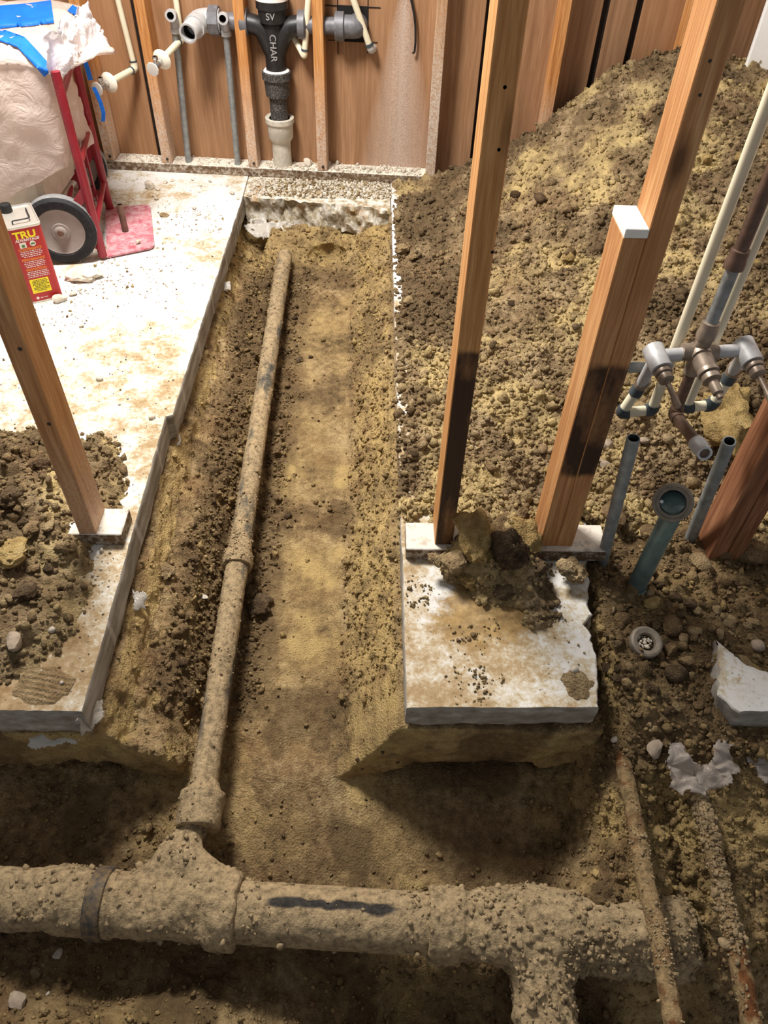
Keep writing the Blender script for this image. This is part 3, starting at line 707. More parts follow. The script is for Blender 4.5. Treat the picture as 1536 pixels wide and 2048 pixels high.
# ================================================================== SPOIL MOUND over the right slab
def heap(name, lo, hi, step, hf, seed, lump):
    nx, ny = int((hi[0] - lo[0]) / step) + 1, int((hi[1] - lo[1]) / step) + 1
    XX, YY = np.meshgrid(np.linspace(lo[0], hi[0], nx), np.linspace(lo[1], hi[1], ny), indexing='ij')
    x, y = XX.ravel(), YY.ravel(); Z0 = hf(x, y); V = np.stack([x, y, Z0], 1)
    I = np.arange(nx * ny).reshape(nx, ny); Q = np.stack([I[:-1, :-1], I[1:, :-1], I[1:, 1:], I[:-1, 1:]], -1).reshape(-1, 4)
    N = normals(V, Q); lm = lump(V)
    Wp = V + 0.02 * np.stack([fbm(V, 0.05, 3, seed + 41), fbm(V, 0.05, 3, seed + 42), fbm(V, 0.05, 3, seed + 43)], 1); Wf = V + 0.008 * np.stack([fbm(V, 0.018, 2, seed + 44), fbm(V, 0.018, 2, seed + 45), fbm(V, 0.018, 2, seed + 46)], 1)
    d = domes(Wp, 0.13, seed, 0.15, 0.6) * 0.13 * 0.55 * lm + domes(Wp, 0.06, seed + 10, 0.15, 0.8) * 0.06 * 0.8 * lm + domes(Wf, 0.03, seed + 20, 0.15, 0.85) * 0.03 * 0.9 * lm + domes(Wf, 0.016, seed + 30, 0.2, 0.9) * 0.016 * 0.9 * (0.4 + 0.6 * lm)
    d = d + 0.012 * fbm(V, 0.09, 3, seed + 3) * lm + 0.003 * fbm(V, 0.02, 2, seed + 4)
    V = V + N * d[:, None]
    return V, Q, lm
def mound_h(x, y):
    P = np.stack([x, y, 0 * x], 1)
    prof = np.interp(x + 0.03 * fbm(P, 0.3, 2, 61), [0.09, 0.13, 0.22, 0.32, 0.57, 0.72, 0.85, 1.0, 1.2, 1.5, 1.7], [-0.012, 0.0, 0.015, 0.04, 0.15, 0.26, 0.39, 0.48, 0.545, 0.53, 0.51])
    g = np.interp(y, [1.2, 1.45, 1.7, 2.0, 2.4, 2.9, 3.4], [0.0, 0.10, 0.28, 0.5, 0.76, 0.95, 1.0])
    h = 0.012 * sstep(0.09, 0.2, x) + prof * g
    h = h + 0.055 * np.exp(-((x - 0.50 - 0.10 * (y - 2.2)) / 0.10) ** 2 - ((y - 2.2) / 0.26) ** 2)         # grey slumped block
    h = h + 0.05 * fbm(P, 0.32, 3, 71) * sstep(0.12, 0.5, x)
    h = h + 0.035 * np.exp(-((x - 0.36) / 0.12) ** 2 - ((y - 1.42) / 0.12) ** 2)
    h = h + 0.145 * np.exp(-((x - 0.335) / 0.095) ** 4 - ((y - 1.235) / 0.075) ** 2) + 0.115 * np.exp(-((x - 0.34 - 0.03 * fbm(P, 0.1, 2, 9)) / 0.11) ** 4 - ((y - 1.12) / 0.07) ** 2)
    h = h - 0.06 * sstep(1.36, 1.24, y) - 0.05 * sstep(0.5, 0.6, x) * sstep(1.62, 1.40, y)
    return h
def mound_lump(V):
    blk = np.exp(-((V[:, 0] - 0.50 - 0.10 * (V[:, 1] - 2.2)) / 0.08) ** 2 - ((V[:, 1] - 2.15) / 0.22) ** 2)
    sm = sstep(0.05, 0.35, fbm(V, 0.4, 2, 91)) * 0.25
    return np.clip(1 - 0.75 * blk - sm, 0.15, 1) * sstep(0.088, 0.12, V[:, 0])
MV, MQ, ML = heap('m', (0.091, 0.985), (1.675, 3.37), 0.0046, mound_h, 101, mound_lump)
MV[:, 1] = np.minimum(MV[:, 1], wy(MV[:, 0], -0.002))
_keep = MV[MQ].mean(1)[:, 2] > -0.035
MV, MQ, _u = clean(MV, MQ[_keep]); ML = ML[_u]
big = fbm(MV, 0.22, 4, 33)
blk = np.exp(-((MV[:, 0] - 0.50 - 0.10 * (MV[:, 1] - 2.2)) / 0.10) ** 2 - ((MV[:, 1] - 2.15) / 0.26) ** 2)
myel = np.clip(1.6 * sstep(0.0, 0.45, big) * (1 - blk) + 0.35 * sstep(1.6, 1.3, MV[:, 1]) * sstep(0.45, 0.2, MV[:, 0]), 0, 1)
mdk = np.clip(0.9 * sstep(-0.02, -0.35, big) * (1 - blk), 0, 0.8)
mound = link_mesh('soil_mound', MV, MQ, 'mound', attrs={'yel': myel, 'dk': mdk})
tag(mound, 'big mound of loose crumbly yellow brown soil filling the right side up to the back wall', 'soil mound', None, 'stuff')

def pile_h(x, y):
    P = np.stack([x, y, 0 * x], 1)
    u = (np.abs(x + 1.02) / 0.37) ** 3.2 + (np.abs(y - 1.23) / 0.42) ** 3.2
    u = u + 0.5 * fbm(P, 0.2, 3, 45)
    h = 0.055 * (1 - np.clip(u, 0, 3)) + 0.10 * np.exp(-((x + 1.05) / 0.2) ** 2 - ((y - 1.2) / 0.26) ** 2)
    h = h - 0.05 * np.exp(-((x + 0.80) / 0.08) ** 2 - ((y - 1.12) / 0.09) ** 2) * 0.6
    return np.clip(h, -0.06, 1)
def pile_lump(V):
    return np.clip(1.0 - 0.7 * np.exp(-((V[:, 0] + 0.78) / 0.08) ** 2 - ((V[:, 1] - 1.06) / 0.12) ** 2), 0.2, 1) * sstep(-0.03, 0.01, V[:, 2])
LV, LQ, LL = heap('l', (-1.45, 0.80), (-0.585, 1.78), 0.0048, pile_h, 301, pile_lump)
_keep = (LV[LQ][:, :, 2].max(1) > 0.0) & (LV[LQ].mean(1)[:, 2] > -0.004)
LV, LQ, _u = clean(LV, LQ[_keep]); LL = LL[_u]
big = fbm(LV, 0.15, 3, 37)
pile = link_mesh('soil_pile', LV, LQ, 'mound', attrs={'yel': np.clip(sstep(0.15, 0.5, big) + 0.5 * sstep(0.05, 0.0, LV[:, 2]) * sstep(-0.8, -0.68, LV[:, 0]), 0, 1), 'dk': np.clip(0.85 * sstep(0.35, -0.1, big) * sstep(-0.62, -0.85, LV[:, 0]), 0, 0.85)})
tag(pile, 'low dark pile of crumbly soil on the left slab against the leaning front stud', 'soil pile', None, 'stuff')

# things are set on the ground with this: nearest surface point seen along a ray
ALLV = np.concatenate([SV, MV, LV]); ALLP = project(ALLV)
def hit(x, y, slab_z=0.0, r=4.0):
    m = (np.abs(ALLP[:, 0] - x) < r) & (np.abs(ALLP[:, 1] - y) < r) & (ALLP[:, 2] > 0.3)
    best = None
    if m.any():
        i = np.where(m)[0]; best = ALLV[i[np.argmin(ALLP[i, 2])]]
    q = atz(x, y, slab_z)
    on = (q[0] < -0.57 and q[1] > 0.77) or (0.095 < q[0] < 0.51 and 0.785 < q[1] < 1.2) or (-0.54 < q[0] < 0.1 and q[1] > 3.25) or (0.8 < q[0] and 0.78 < q[1] < 0.86)
    if best is None or (on and (q @ CM[:, 2] < (best @ CM[:, 2]))): return q
    return best

# ------------------------------------------------------------------ loose crumbs
def pick(V, wts, n):
    c = np.cumsum(wts); return np.searchsorted(c, rng.uniform(0, c[-1], n))
dep = ALLP[:len(SV), 2]
wt = (0.22 + 1.6 * rub + 1.6 * rgt + 0.7 * slope + 0.5 * sstep(2.7, 2.95, SV[:, 1]) + 0.4 * sstep(0.78, 0.7, SV[:, 1])) * (SN[:, 2] > 0.2) * (1 - 0.8 * samp2(np.maximum(clay, cf), SV))
i = pick(SV, wt, 27000)
rad = np.exp(rng.normal(math.log(0.0034), 0.5, len(i))).clip(0.0018, 0.014)
crumbs('soil_crumbs', SV[i] + SN[i] * (rad * 0.45)[:, None], rad, 'soil', {'yel': np.clip(yel[i] + rng.uniform(-.5, .6, len(i)), 0, 1), 'dk': np.clip(0.6 * dk[i] + rng.uniform(-.5, .4, len(i)), 0, 1)},
       'loose crumbs of soil strewn along the trench floors and the right bank', 'soil')
i = pick(MV, (0.25 + ML) * (0.4 + sstep(3.4, 1.4, MV[:, 1])), 24000)
rad = np.exp(rng.normal(math.log(0.0050), 0.5, len(i))).clip(0.0025, 0.02)
crumbs('mound_crumbs', MV[i] + np.array([0, 0, 1]) * (rad * 0.3)[:, None], rad, 'mound', {'yel': np.clip(myel[i] + rng.uniform(-.5, .6, len(i)), 0, 1), 'dk': np.clip(mdk[i] + rng.uniform(-.4, .5, len(i)), 0, 1)},
       'loose crumbs of soil covering the slope of the big mound', 'soil')
i = pick(LV, 0.3 + LL, 3200)
rad = np.exp(rng.normal(math.log(0.0055), 0.5, len(i))).clip(0.002, 0.018)
crumbs('pile_crumbs', LV[i] + np.array([0, 0, 1]) * (rad * 0.3)[:, None], rad, 'mound', {'yel': rng.uniform(0, .5, len(i)), 'dk': rng.uniform(0, .8, len(i))},
       'loose crumbs of soil on the small pile on the left slab', 'soil')
# grit and chips on the slabs
def grit(name, n, box, mat, label, sz=0.0024, wf=None):
    P = np.stack([rng.uniform(box[0], box[1], n), rng.uniform(box[2], box[3], n), np.zeros(n)], 1)
    if wf is not None: P = P[rng.uniform(0, 1, n) < wf(P)]
    r = np.exp(rng.normal(math.log(sz), 0.5, len(P))).clip(0.001, 0.009); P[:, 2] = r * 0.4
    crumbs(name, P, r, mat, {'yel': rng.uniform(0, 1, len(P)), 'dk': rng.uniform(0, .5, len(P))}, label, 'grit', True)
onleft = lambda P: np.where(P[:, 0] < -0.59 + 0.05 * (P[:, 1] > 3.3), 0.15 + 0.85 * sstep(0.0, 0.4, fbm(P, 0.25, 2, 5)), 0)
grit('slab_grit', 3600, (-1.3, -0.55, 0.8, 3.38), 'stone', 'fine pale grit scattered over the left slab', 0.0026, onleft)
grit('slab_soil', 1500, (-1.2, -0.58, 0.8, 3.2), 'mound', 'fine specks of soil scattered over the left slab', 0.0022, onleft)
grit('end_rubble', 620, (-0.52, 0.10, 3.22, 3.40), 'stone', 'pale rubble grains on the strip of slab beneath the back wall', 0.0042)
grit('end_soil', 700, (-0.45, 0.10, 3.22, 3.40), 'mound', 'grains of tan soil on the strip of slab beneath the back wall', 0.0032)
grit('front_slab_soil', 1800, (0.10, 0.50, 0.79, 1.18), 'mound', 'specks of soil on the short right slab', 0.0024, lambda P: sstep(-0.1, 0.5, fbm(P, 0.12, 3, 8) + 0.9 * (P[:, 1] - 0.95)))
Pn = np.stack([rng.uniform(-1.1, 0.24, 900), np.zeros(900), np.zeros(900)], 1); Pn[:, 1] = wy(Pn[:, 0], rng.uniform(0.004, 0.086, 900)); rr = np.exp(rng.normal(math.log(0.0032), 0.55, 900)).clip(0.0012, 0.011) * np.where(Pn[:, 0] > -0.45, 1.15, 0.7); Pn[:, 2] = 0.038 + rr * 0.4
crumbs('plate_rubble', Pn, rr, 'stone', {'yel': rng.uniform(0, 1, 900), 'dk': rng.uniform(0, .3, 900)}, 'pale plaster crumbs lying on the bottom plate of the back wall', 'rubble')
# ================================================================== PARTITION FRAME
def board(name, lo, hi, mat, parent, bev=0.002, lean=None):
    lo, hi = np.array(lo, float), np.array(hi, float)
    return MB().box((lo + hi) / 2, hi - lo, None, bev).build(name, mat, parent, False)
TOP = 2.42
lp = thing('bottom_plate', (-0.80, 1.27, 0), 'dusty cut bottom plate lying on the left slab under the front stud', 'lumber', None)
board('board', (-1.25, 1.226, 0.0), (-0.592, 1.315, 0.038), 'plate', lp)
ls = thing('wall_stud', (-0.673, 1.27, 0.038), 'front left bare pine stud standing on the cut plate beside the small soil pile', 'stud', None)
board('board', (-0.694, 1.228, 0.038), (-0.652, 1.314, TOP), 'pine_left', ls)
rp = thing('bottom_plate', (0.33, 1.23, 0), 'short dark bottom plate on the right slab at the saw cut edge', 'lumber')
board('board', (0.104, 1.19, 0.0), (0.60, 1.279, 0.038), 'plate', rp)
cs = thing('wall_stud', (0.20, 1.25, 0.038), 'centre stud with a dark water stain on its lower half', 'stud')
board('board', (0.174, 1.206, 0.038), (0.217, 1.294, TOP), 'pine_stained', cs)
ds = thing('wall_stud', (0.48, 1.24, 0.038), 'doubled stud on the right whose shorter board ends in a white painted top', 'stud')
board('king_board', (0.473, 1.206, -0.02), (0.513, 1.295, TOP), 'pine_red', ds)
board('jack_board', (0.433, 1.206, -0.02), (0.4725, 1.295, 0.832), 'pine_red', ds)
board('white_end', (0.4325, 1.204, 0.832), (0.473, 1.296, 0.848), 'white_paint', ds, 0.001)
fs = thing('wall_stud', (0.90, 1.3, -0.02), 'reddish far right stud buried at its foot in rubble behind a grey stub pipe', 'stud')
board('board', (0.868, 1.21, -0.06), (0.91, 1.299, TOP), 'fir_red', fs)
board('trimmer', (0.911, 1.21, -0.06), (0.952, 1.299, TOP), 'fir_red', fs)
for p, dirn, par in ((aty(985, 505, 1.205), 0, cs), (aty(1010, 175, 1.205), 0, cs), (aty(998, 300, 1.205), 0, cs)):
    MB().lathe((p[0], 1.207, p[2]), (0, -1, 0), [(0, 0.004), (0.001, 0.003)], 8).build('nail', 'nail', par)
for q in ((40, 698), (98, 848)):
    p = aty(*q, 1.228); MB().lathe((p[0], 1.2285, p[2]), (0, -1, 0), [(0, 0.005), (0.0015, 0.004)], 8).build('nail', 'nail', ls)
for q in ((1420, 122), (1400, 190)):
    p = aty(*q, 1.206); MB().lathe((p[0], 1.2065, p[2]), (0, -1, 0), [(0, 0.003), (0.001, 0.0025)], 8).build('nail', 'nail', ds)

# ================================================================== DRAIN PIPES IN THE TRENCH (crusted iron, built as solids and skinned)
def sdf_part(name, f, lo, hi, h, mat, parent, fine=0.0025, seed=1, crust=1.0, lump=0.3):
    sh = [int((hi[i] - lo[i]) / h) + 2 for i in range(3)]
    A = [lo[i] + h * np.arange(sh[i]) for i in range(3)]
    G = np.stack(np.meshgrid(*A, indexing='ij'), -1).reshape(-1, 3)
    S = -f(G).reshape(sh)
    V, Q = surface_nets(S.astype(np.float32), lo, h)
    V, Q = subdivide(V, Q); N = normals(V, Q)
    V = V + N * (fine * fbm(V, 0.02, 3, seed) + lump * 0.012 * domes(V, 0.014, seed + 4, 0.15, 0.6) / 0.5 * np.clip(fbm(V, 0.08, 2, seed + 8) + 0.4, 0, 1))[:, None]
    cr = np.full(len(V), crust) if not callable(crust) else crust(V)
    return link_mesh(name, V, Q, mat, parent, True, base_of(parent), attrs={'crust': cr})
MA, MZ = np.array([-1.0, 0.512, -0.268]), np.array([0.66, 0.413, -0.262])
def maxis(x): return MA + (MZ - MA) * ((x - MA[0]) / (MZ[0] - MA[0]))
MD = (MZ - MA) / np.linalg.norm(MZ - MA)
md_ = thing('main_drain_pipe', maxis(-0.1) + np.array([0, 0, -0.06]), 'thick soil caked cast iron drain pipe running across the bottom of the photo', 'drain pipe')
def cyl(G, x0, x1, r):
    a, b = maxis(x0), maxis(x1); d = b - a; L = np.linalg.norm(d); t = (G - a) @ (d / L)
    rad = np.linalg.norm(G - a - t[:, None] * (d / L), axis=1); return np.maximum(rad - r, np.maximum(-t, t - L))
def cap(G, a, b, r0, r1):
    q, t = seg_dist(G, a, b); return q - (r0 + (r1 - r0) * t)
cl0 = atz(396, 1655, -0.235); cl1 = atz(408, 1578, -0.228)
def main_crust(V):
    c = 0.75 * sstep(-0.215, -0.25, V[:, 0]) + 0.7 * sstep(0.07, 0.13, V[:, 0]); ax = MA + MD * ((V - MA) @ MD)[:, None]; n = V - ax; n /= np.linalg.norm(n, axis=1, keepdims=True)
    a = np.degrees(np.arctan2(n[:, 1], n[:, 2])); k = 5 * vn(V, 0.05, 3)
    st = sstep(15, 5, np.abs(a - 6 + k + 5 * vn(V, 0.02, 8))) * sstep(-0.20, -0.17, V[:, 0]) * sstep(0.09, 0.05, V[:, 0]) + 0.6 * sstep(9, 3, np.abs(a + 40 + k)) * sstep(-0.13, -0.10, V[:, 0]) * sstep(-0.03, -0.06, V[:, 0])
    return 0.35 + c - 1.5 * st
sdf_part('pipe_run', lambda G: cyl(G, -0.27, 0.17, 0.0585), (-0.30, 0.37, -0.34), (0.20, 0.58, -0.19), 0.006, 'main_pipe', md_, 0.0018, 3, main_crust, 0.06)
sdf_part('pipe_run', lambda G: smin(cyl(G, -1.17, -0.50, 0.060), cyl(G, -0.62, -0.50, 0.062), 0.02) + 0.010 * fbm(G, 0.09, 2, 5), (-1.2, 0.40, -0.36), (-0.49, 0.62, -0.17), 0.007, 'crusted', md_, 0.003, 5, 0.6, 0.3)
yb = np.array([-0.425, 0.520, -0.262])
def wye(G):
    a = cyl(G, -0.515, -0.245, 0.063); a = smin(a, cyl(G, -0.305, -0.248, 0.072), 0.012)
    b = cap(G, yb, cl0 + np.array([-0.010, -0.006, -0.004]), 0.046, 0.029)
    k = smin(a, b, 0.022); k = smin(k, cap(G, np.array([-0.30, 0.52, -0.235]), np.array([-0.36, 0.56, -0.23]), 0.035, 0.03), 0.03)
    k = k + 0.011 * fbm(G, 0.07, 3, 15) * sstep(-0.245, -0.28, G[:, 0])
    return k
sdf_part('wye_fitting', wye, (-0.54, 0.38, -0.37), (-0.225, 0.70, -0.14), 0.006, 'crusted', md_, 0.003, 9, 0.75, 0.5)
_a = maxis(-0.545); MB().lathe(_a, MD, [(0, 0.067), (0.002, 0.070), (0.034, 0.070), (0.036, 0.067)], 32).build('band_clamp', 'band', md_)
def tee(G):
    a = cyl(G, 0.145, 0.62, 0.060); a = smin(a, cyl(G, 0.142, 0.205, 0.071), 0.012)
    a = smin(a, cap(G, maxis(0.345), np.array([0.375, 0.16, -0.275]), 0.066, 0.055), 0.05)
    a = smin(a, cap(G, np.array([0.28, 0.43, -0.25]), np.array([0.62, 0.42, -0.25]), 0.06, 0.075), 0.03)
    return a + (0.016 * fbm(G, 0.07, 3, 25) + 0.006 * fbm(G, 0.03, 2, 26)) * sstep(0.17, 0.25, G[:, 0])
sdf_part('tee_fitting', tee, (0.12, 0.08, -0.38), (0.66, 0.54, -0.14), 0.0065, 'crusted', md_, 0.0035, 29, lambda V: 0.7 + 0.3 * sstep(0.2, 0.3, V[:, 0]), 0.9)
# branch
B0, B1, B2 = atz(401, 1615, -0.232), atz(477, 1115, -0.208), atz(563, 552, -0.138)
bd = thing('branch_drain_pipe', (B0 + B2) / 2 + np.array([0, 0, -0.03]), 'long soil dusted drain pipe running down the middle of the narrow trench', 'drain pipe')
def dusty_tube(name, pts, r, mat, parent, seed, crust, seg=28, step=0.008, amp=0.0022):
    P = []
    for a, b in zip(pts[:-1], pts[1:]):
        n = max(2, int(np.linalg.norm(b - a) / step)); P += [a + (b - a) * k / n for k in range(n)]
    P.append(pts[-1]); mb = MB().tube(P, r, seg); V = np.array(mb.v); T = np.array(P)
    cen = T[np.minimum(np.arange(len(V)) // seg, len(T) - 1)]; d = V - cen; d /= np.linalg.norm(d, axis=1, keepdims=True) + 1e-9
    up = np.clip(d[:, 2], 0, 1)
    V = V + d * ((amp * fbm(V, 0.03, 3, seed) + amp * 1.6 * up * np.clip(fbm(V, 0.12, 3, seed + 2) + 0.3, 0, 1) + 0.5 * domes(V, 0.009, seed + 6, 0.15, 0.35) * 0.009))[:, None]
    return link_mesh(name, V, mb.f, mat, parent, True, base_of(parent), attrs={'crust': crust(V) if callable(crust) else np.full(len(V), crust)})
dusty_tube('pipe_run', [B0, B1], 0.0305, 'branch_pipe', bd, 3, lambda V: -0.05 + 0.7 * sstep(0.85, 0.72, V[:, 1]))
dusty_tube('pipe_run', [B1, B2, B2 + (B2 - B1) * 0.12 + np.array([0, 0, -0.01])], 0.0305, 'branch_pipe', bd, 8, lambda V: -0.12 + 0.4 * np.clip(fbm(V, 0.3, 2, 3) + 0.2, 0, 1))
bdir = (B1 - B0) / np.linalg.norm(B1 - B0)
def hub(p, d, prof, parent, name, seed, crust=0.85):
    mb = MB(); pr = []
    for (t0, r0), (t1, r1) in zip(prof[:-1], prof[1:]):
        n = max(1, int(math.hypot(t1 - t0, r1 - r0) / 0.004)); pr += [(t0 + (t1 - t0) * k / n, r0 + (r1 - r0) * k / n) for k in range(n)]
    pr.append(prof[-1]); mb.lathe(p, d, pr, 36); V = np.array(mb.v)
    V = V + 0.0022 * np.stack([fbm(V, 0.025, 3, seed), fbm(V, 0.025, 3, seed + 1), fbm(V, 0.025, 3, seed + 2)], 1)
    return link_mesh(name, V, mb.f, 'crusted', parent, True, base_of(parent), attrs={'crust': np.full(len(V), crust)})
hub(B1 - bdir * 0.035, bdir, [(0, 0.031), (0.0, 0.040), (0.02, 0.0425), (0.038, 0.0415), (0.046, 0.036), (0.075, 0.033), (0.12, 0.031)], bd, 'hub', 4)
hub(cl0 + bdir * -0.004, bdir, [(0, 0.034), (0.0, 0.047), (0.012, 0.049), (0.055, 0.0475), (0.060, 0.051), (0.076, 0.050), (0.080, 0.040), (0.10, 0.033)], bd, 'coupling', 14)

# rusty water lines leaning over the bank
rw = thing('rusty_pipe', (0.556, 0.5, -0.14), 'thin rust flecked pipe crossing over the main drain, nearer the trench', 'pipe', None)
pts = [atz(1243, 1510, -0.118), atz(1262, 1600, -0.106), atz(1290, 1760, -0.104), atz(1318, 1880, -0.106), atz(1352, 2075, -0.105)]
dusty_tube('pipe_run', pts, 0.0170, 'rust', rw, 21, lambda V: 0.55 * sstep(0.66, 0.58, V[:, 1]) * sstep(0.25, 0.32, V[:, 1]), 18, 0.005, 0.003)
rw2 = thing('rusty_pipe', (0.69, 0.4, -0.16), 'thin rusty pipe half buried in the soil bank at the lower right corner', 'pipe')
pts = [atz(1398, 1590, -0.135), atz(1420, 1680, -0.121), atz(1470, 1890, -0.118), atz(1508, 2075, -0.115)]
dusty_tube('pipe_run', pts, 0.0165, 'rust', rw2, 25, lambda V: 0.9 * sstep(0.36, 0.44, V[:, 1]), 18, 0.005, 0.004)

# ================================================================== PLUMBING ON THE BACK WALL
def pipe_thing(name, base, label, cat, group=None): return thing(name, base, label, cat, group)
def up_pipe(px0, px1, off, label):
    a = atw(*px0, off); a[2] = 0.035; b = atw(*px1, off); a = np.array([b[0] + (a[0] - b[0]), wy(a[0], off), 0.0])
    t = thing('vent_pipe', a, label, 'pipe')
    tip = b + np.array([0, 0, -0.012])
    MB().tube([a, tip], 0.0135, 16).build('pipe', 'galv', t)
    el = MB(); bore = MB(); f = np.array([0.0, -1, 0.05]); f /= np.linalg.norm(f)
    el.tube(bend([b + np.array([0, 0, -0.06]), b, b + f * 0.045], 0.03), 0.0175, 16, caps=False); el.lathe(b + np.array([0, 0, -0.068]), (0, 0, 1), [(0, 0.0135), (0, 0.0205), (0.016, 0.0205), (0.018, 0.0175)], 18)
    el.lathe(b + f * 0.034, f, [(0, 0.0178), (0.001, 0.0215), (0.018, 0.0215), (0.019, 0.0135)], 18, caps=False)
    bore.lathe(b + f * 0.0525, f, [(0, 0.0136), (-0.03, 0.0136), (-0.03, 0.0004)], 18, caps=False)
    e = el.build('elbow', 'chalk_metal', t); bore.build('bore', 'hole', e)
up_pipe((376, 322), (346, 26), 0.03, 'left grey steel riser with an open elbow beside the white shutoff valve')
up_pipe((475, 326), (449, 32), 0.03, 'right grey steel riser with an open elbow in front of the drain arm')

# cast iron stack with its side arms
sx = atw(565, 318, 0.048); sx = np.array([-0.385, wy(-0.385, 0.048), 0.0])
st = thing('drain_stack', sx, 'black cast iron drain stack with side arms and a dusty lower hub', 'drain stack')
def at_stack(px): return aty(565, px, sx[1])[2]
zh1, zh2, zc, zt = at_stack(232), at_stack(140), at_stack(68), at_stack(-2)
zc = 0.575
rP = 0.043
MB().tube([sx + [0, 0, -0.02], sx + [0, 0, zh1 - 0.06]], 0.041, 28).build('lower_pipe', 'white_pipe', st)
MB().lathe(sx + [0, 0, zh1 - 0.105], (0, 0, 1), [(0, 0.041), (0.02, 0.054), (0.075, 0.056), (0.082, 0.062), (0.100, 0.062), (0.104, 0.057), (0.098, 0.045)], 30, caps=False).build('lower_hub', 'white_pipe', st)
MB().tube([sx + [0, 0, zh1 - 0.03], sx + [0, 0, zh2 - 0.03]], 0.037, 28).build('pipe', 'dusty_iron', st)
MB().lathe(sx + [0, 0, zh2 - 0.105], (0, 0, 1), [(0, 0.038), (0.01, 0.050), (0.068, 0.054), (0.074, 0.061), (0.100, 0.061), (0.104, 0.056), (0.098, 0.045)], 30, caps=False).build('upper_hub', 'dusty_iron', st)
MB().lathe(sx + [0, 0, zh2 - 0.004], (0, 0, 1), [(0, 0.056), (0.006, 0.05), (0.007, 0.042)], 24, caps=False).build('dust_ring', 'white_print', st)
cr = MB(); cr.tube([sx + [0, 0, zh2 - 0.03], sx + [0, 0, zc + 0.05]], 0.041, 28)
for sgn in (-1, 1):
    out = WAX[0] * sgn
    cr.tube(bend([sx + np.array([0, 0, zc - 0.085]) + out * 0.01, sx + np.array([0, 0, zc + 0.0]) + out * 0.05, sx + np.array([0, 0, zc + 0.012]) + out * 0.115], 0.07, 8), [0.036] * 11, 22)
cr.build('sanitary_cross', 'black_iron', st)
MB().lathe(sx + [0, 0, zc + 0.010], (0, 0, 1), [(0, 0.042), (0.01, 0.055), (0.05, 0.057), (0.056, 0.063), (0.086, 0.063), (0.086, 0.05)], 30).build('top_hub', 'black_iron', st)
MB().lathe(sx + [0, 0, zc + 0.093], (0, 0, 1), [(0, 0.064), (0.02, 0.064), (0.022, 0.04)], 30).build('dust_cap', 'white_print', st)
TX = (WAX[0], np.array([0, 0, 1.0]), -WAX[1])
text('SV', 0.034, sx + np.array([0, 0, zc + 0.045]) - WAX[1] * 0.0565, TX, 'letter', st, 'raised_letters', 0.002)
text('CHAR', 0.036, sx + np.array([0, 0, zc - 0.065]) - WAX[1] * 0.0415, (np.array([0, 0, -1.0]), WAX[0], -WAX[1]), 'letter', st, 'raised_letters', 0.0015)
azp = np.array([0, 0, zc + 0.012])
def arm(sgn, x_end, r):
    a = sx + azp + WAX[0] * sgn * 0.11; b = np.array([x_end, wy(x_end, 0.048), a[2]]); return a, b
for sgn in (-1, 1):
    a = sx + azp + WAX[0] * sgn * 0.098
    MB().lathe(a, WAX[0] * sgn, [(0, 0.036), (0.002, 0.049), (0.028, 0.051), (0.032, 0.047), (0.034, 0.036)], 24).build('arm_collar', 'grey_iron', st)
aL, bL = arm(-1, -0.615, 0.03); MB().tube([aL, bL], 0.031, 22).build('left_arm', 'white_pipe' if False else 'grey_iron', st)
aR, bR = arm(1, -0.11, 0.03); MB().tube([aR, bR], 0.031, 22).build('right_arm', 'grey_iron', st)
# left end: elbow turned to the room with a threaded open end
pe = np.array([-0.672, wy(-0.672, 0.048), bL[2]]); fo = np.array([-0.25, -1, -0.12]); fo /= np.linalg.norm(fo)
el = MB(); el.tube(bend([bL + WAX[0] * 0.02, pe, pe + fo * 0.075], 0.06, 7), 0.042, 22)
e_ = el.build('open_elbow', 'chalk_metal', st)
MB().lathe(bL + WAX[0] * 0.018, -WAX[0], [(0, 0.04), (0.002, 0.053), (0.04, 0.053), (0.044, 0.043)], 8).build('hex_collar', 'grey_iron', st)
nb = MB(); bo = MB(); nb.lathe(pe + fo * 0.06, fo, [(0, 0.036), (0.075, 0.036), (0.076, 0.0355), (0.076, 0.0285), (0.05, 0.0285)], 24, caps=False); bo.lathe(pe + fo * 0.134, fo, [(0, 0.0286), (-0.07, 0.0286), (-0.07, 0.0005)], 24, caps=False)
nn = nb.build('threaded_nipple', 'chalk_metal', st); bo.build('bore', 'hole', nn)
# right end: elbow into the board
pe = np.array([-0.052, wy(-0.052, 0.048), bR[2]]); MB().tube(bend([bR - WAX[0] * 0.02, pe, pe + WAX[1] * 0.05], 0.06, 7), 0.041, 22).build('wall_elbow', 'grey_iron', st)
MB().lathe(bR - WAX[0] * 0.03, WAX[0], [(0, 0.036), (0.002, 0.051), (0.036, 0.051), (0.04, 0.042)], 22).build('elbow_collar', 'grey_iron', st)
# cut opening around the elbow, a flat dark cut-out in the board
hc = np.array([-0.07, wy(-0.07, 0.0895), bR[2] + 0.0])
MB().box(hc, (0.125, 0.002, 0.125), WAX).build('board_cutout', 'hole', wall, False)
for dx, dz, sx_, sz_ in ((-0.06, 0.0, 0.003, 0.22), (0.06, 0.0, 0.003, 0.20), (0.0, 0.06, 0.22, 0.003), (0.0, -0.06, 0.20, 0.003)):
    MB().box(hc + WAX[0] * dx + np.array([0, -0.001, dz]), (sx_, 0.001, sz_), WAX).build('saw_mark', 'hole', wall, False)

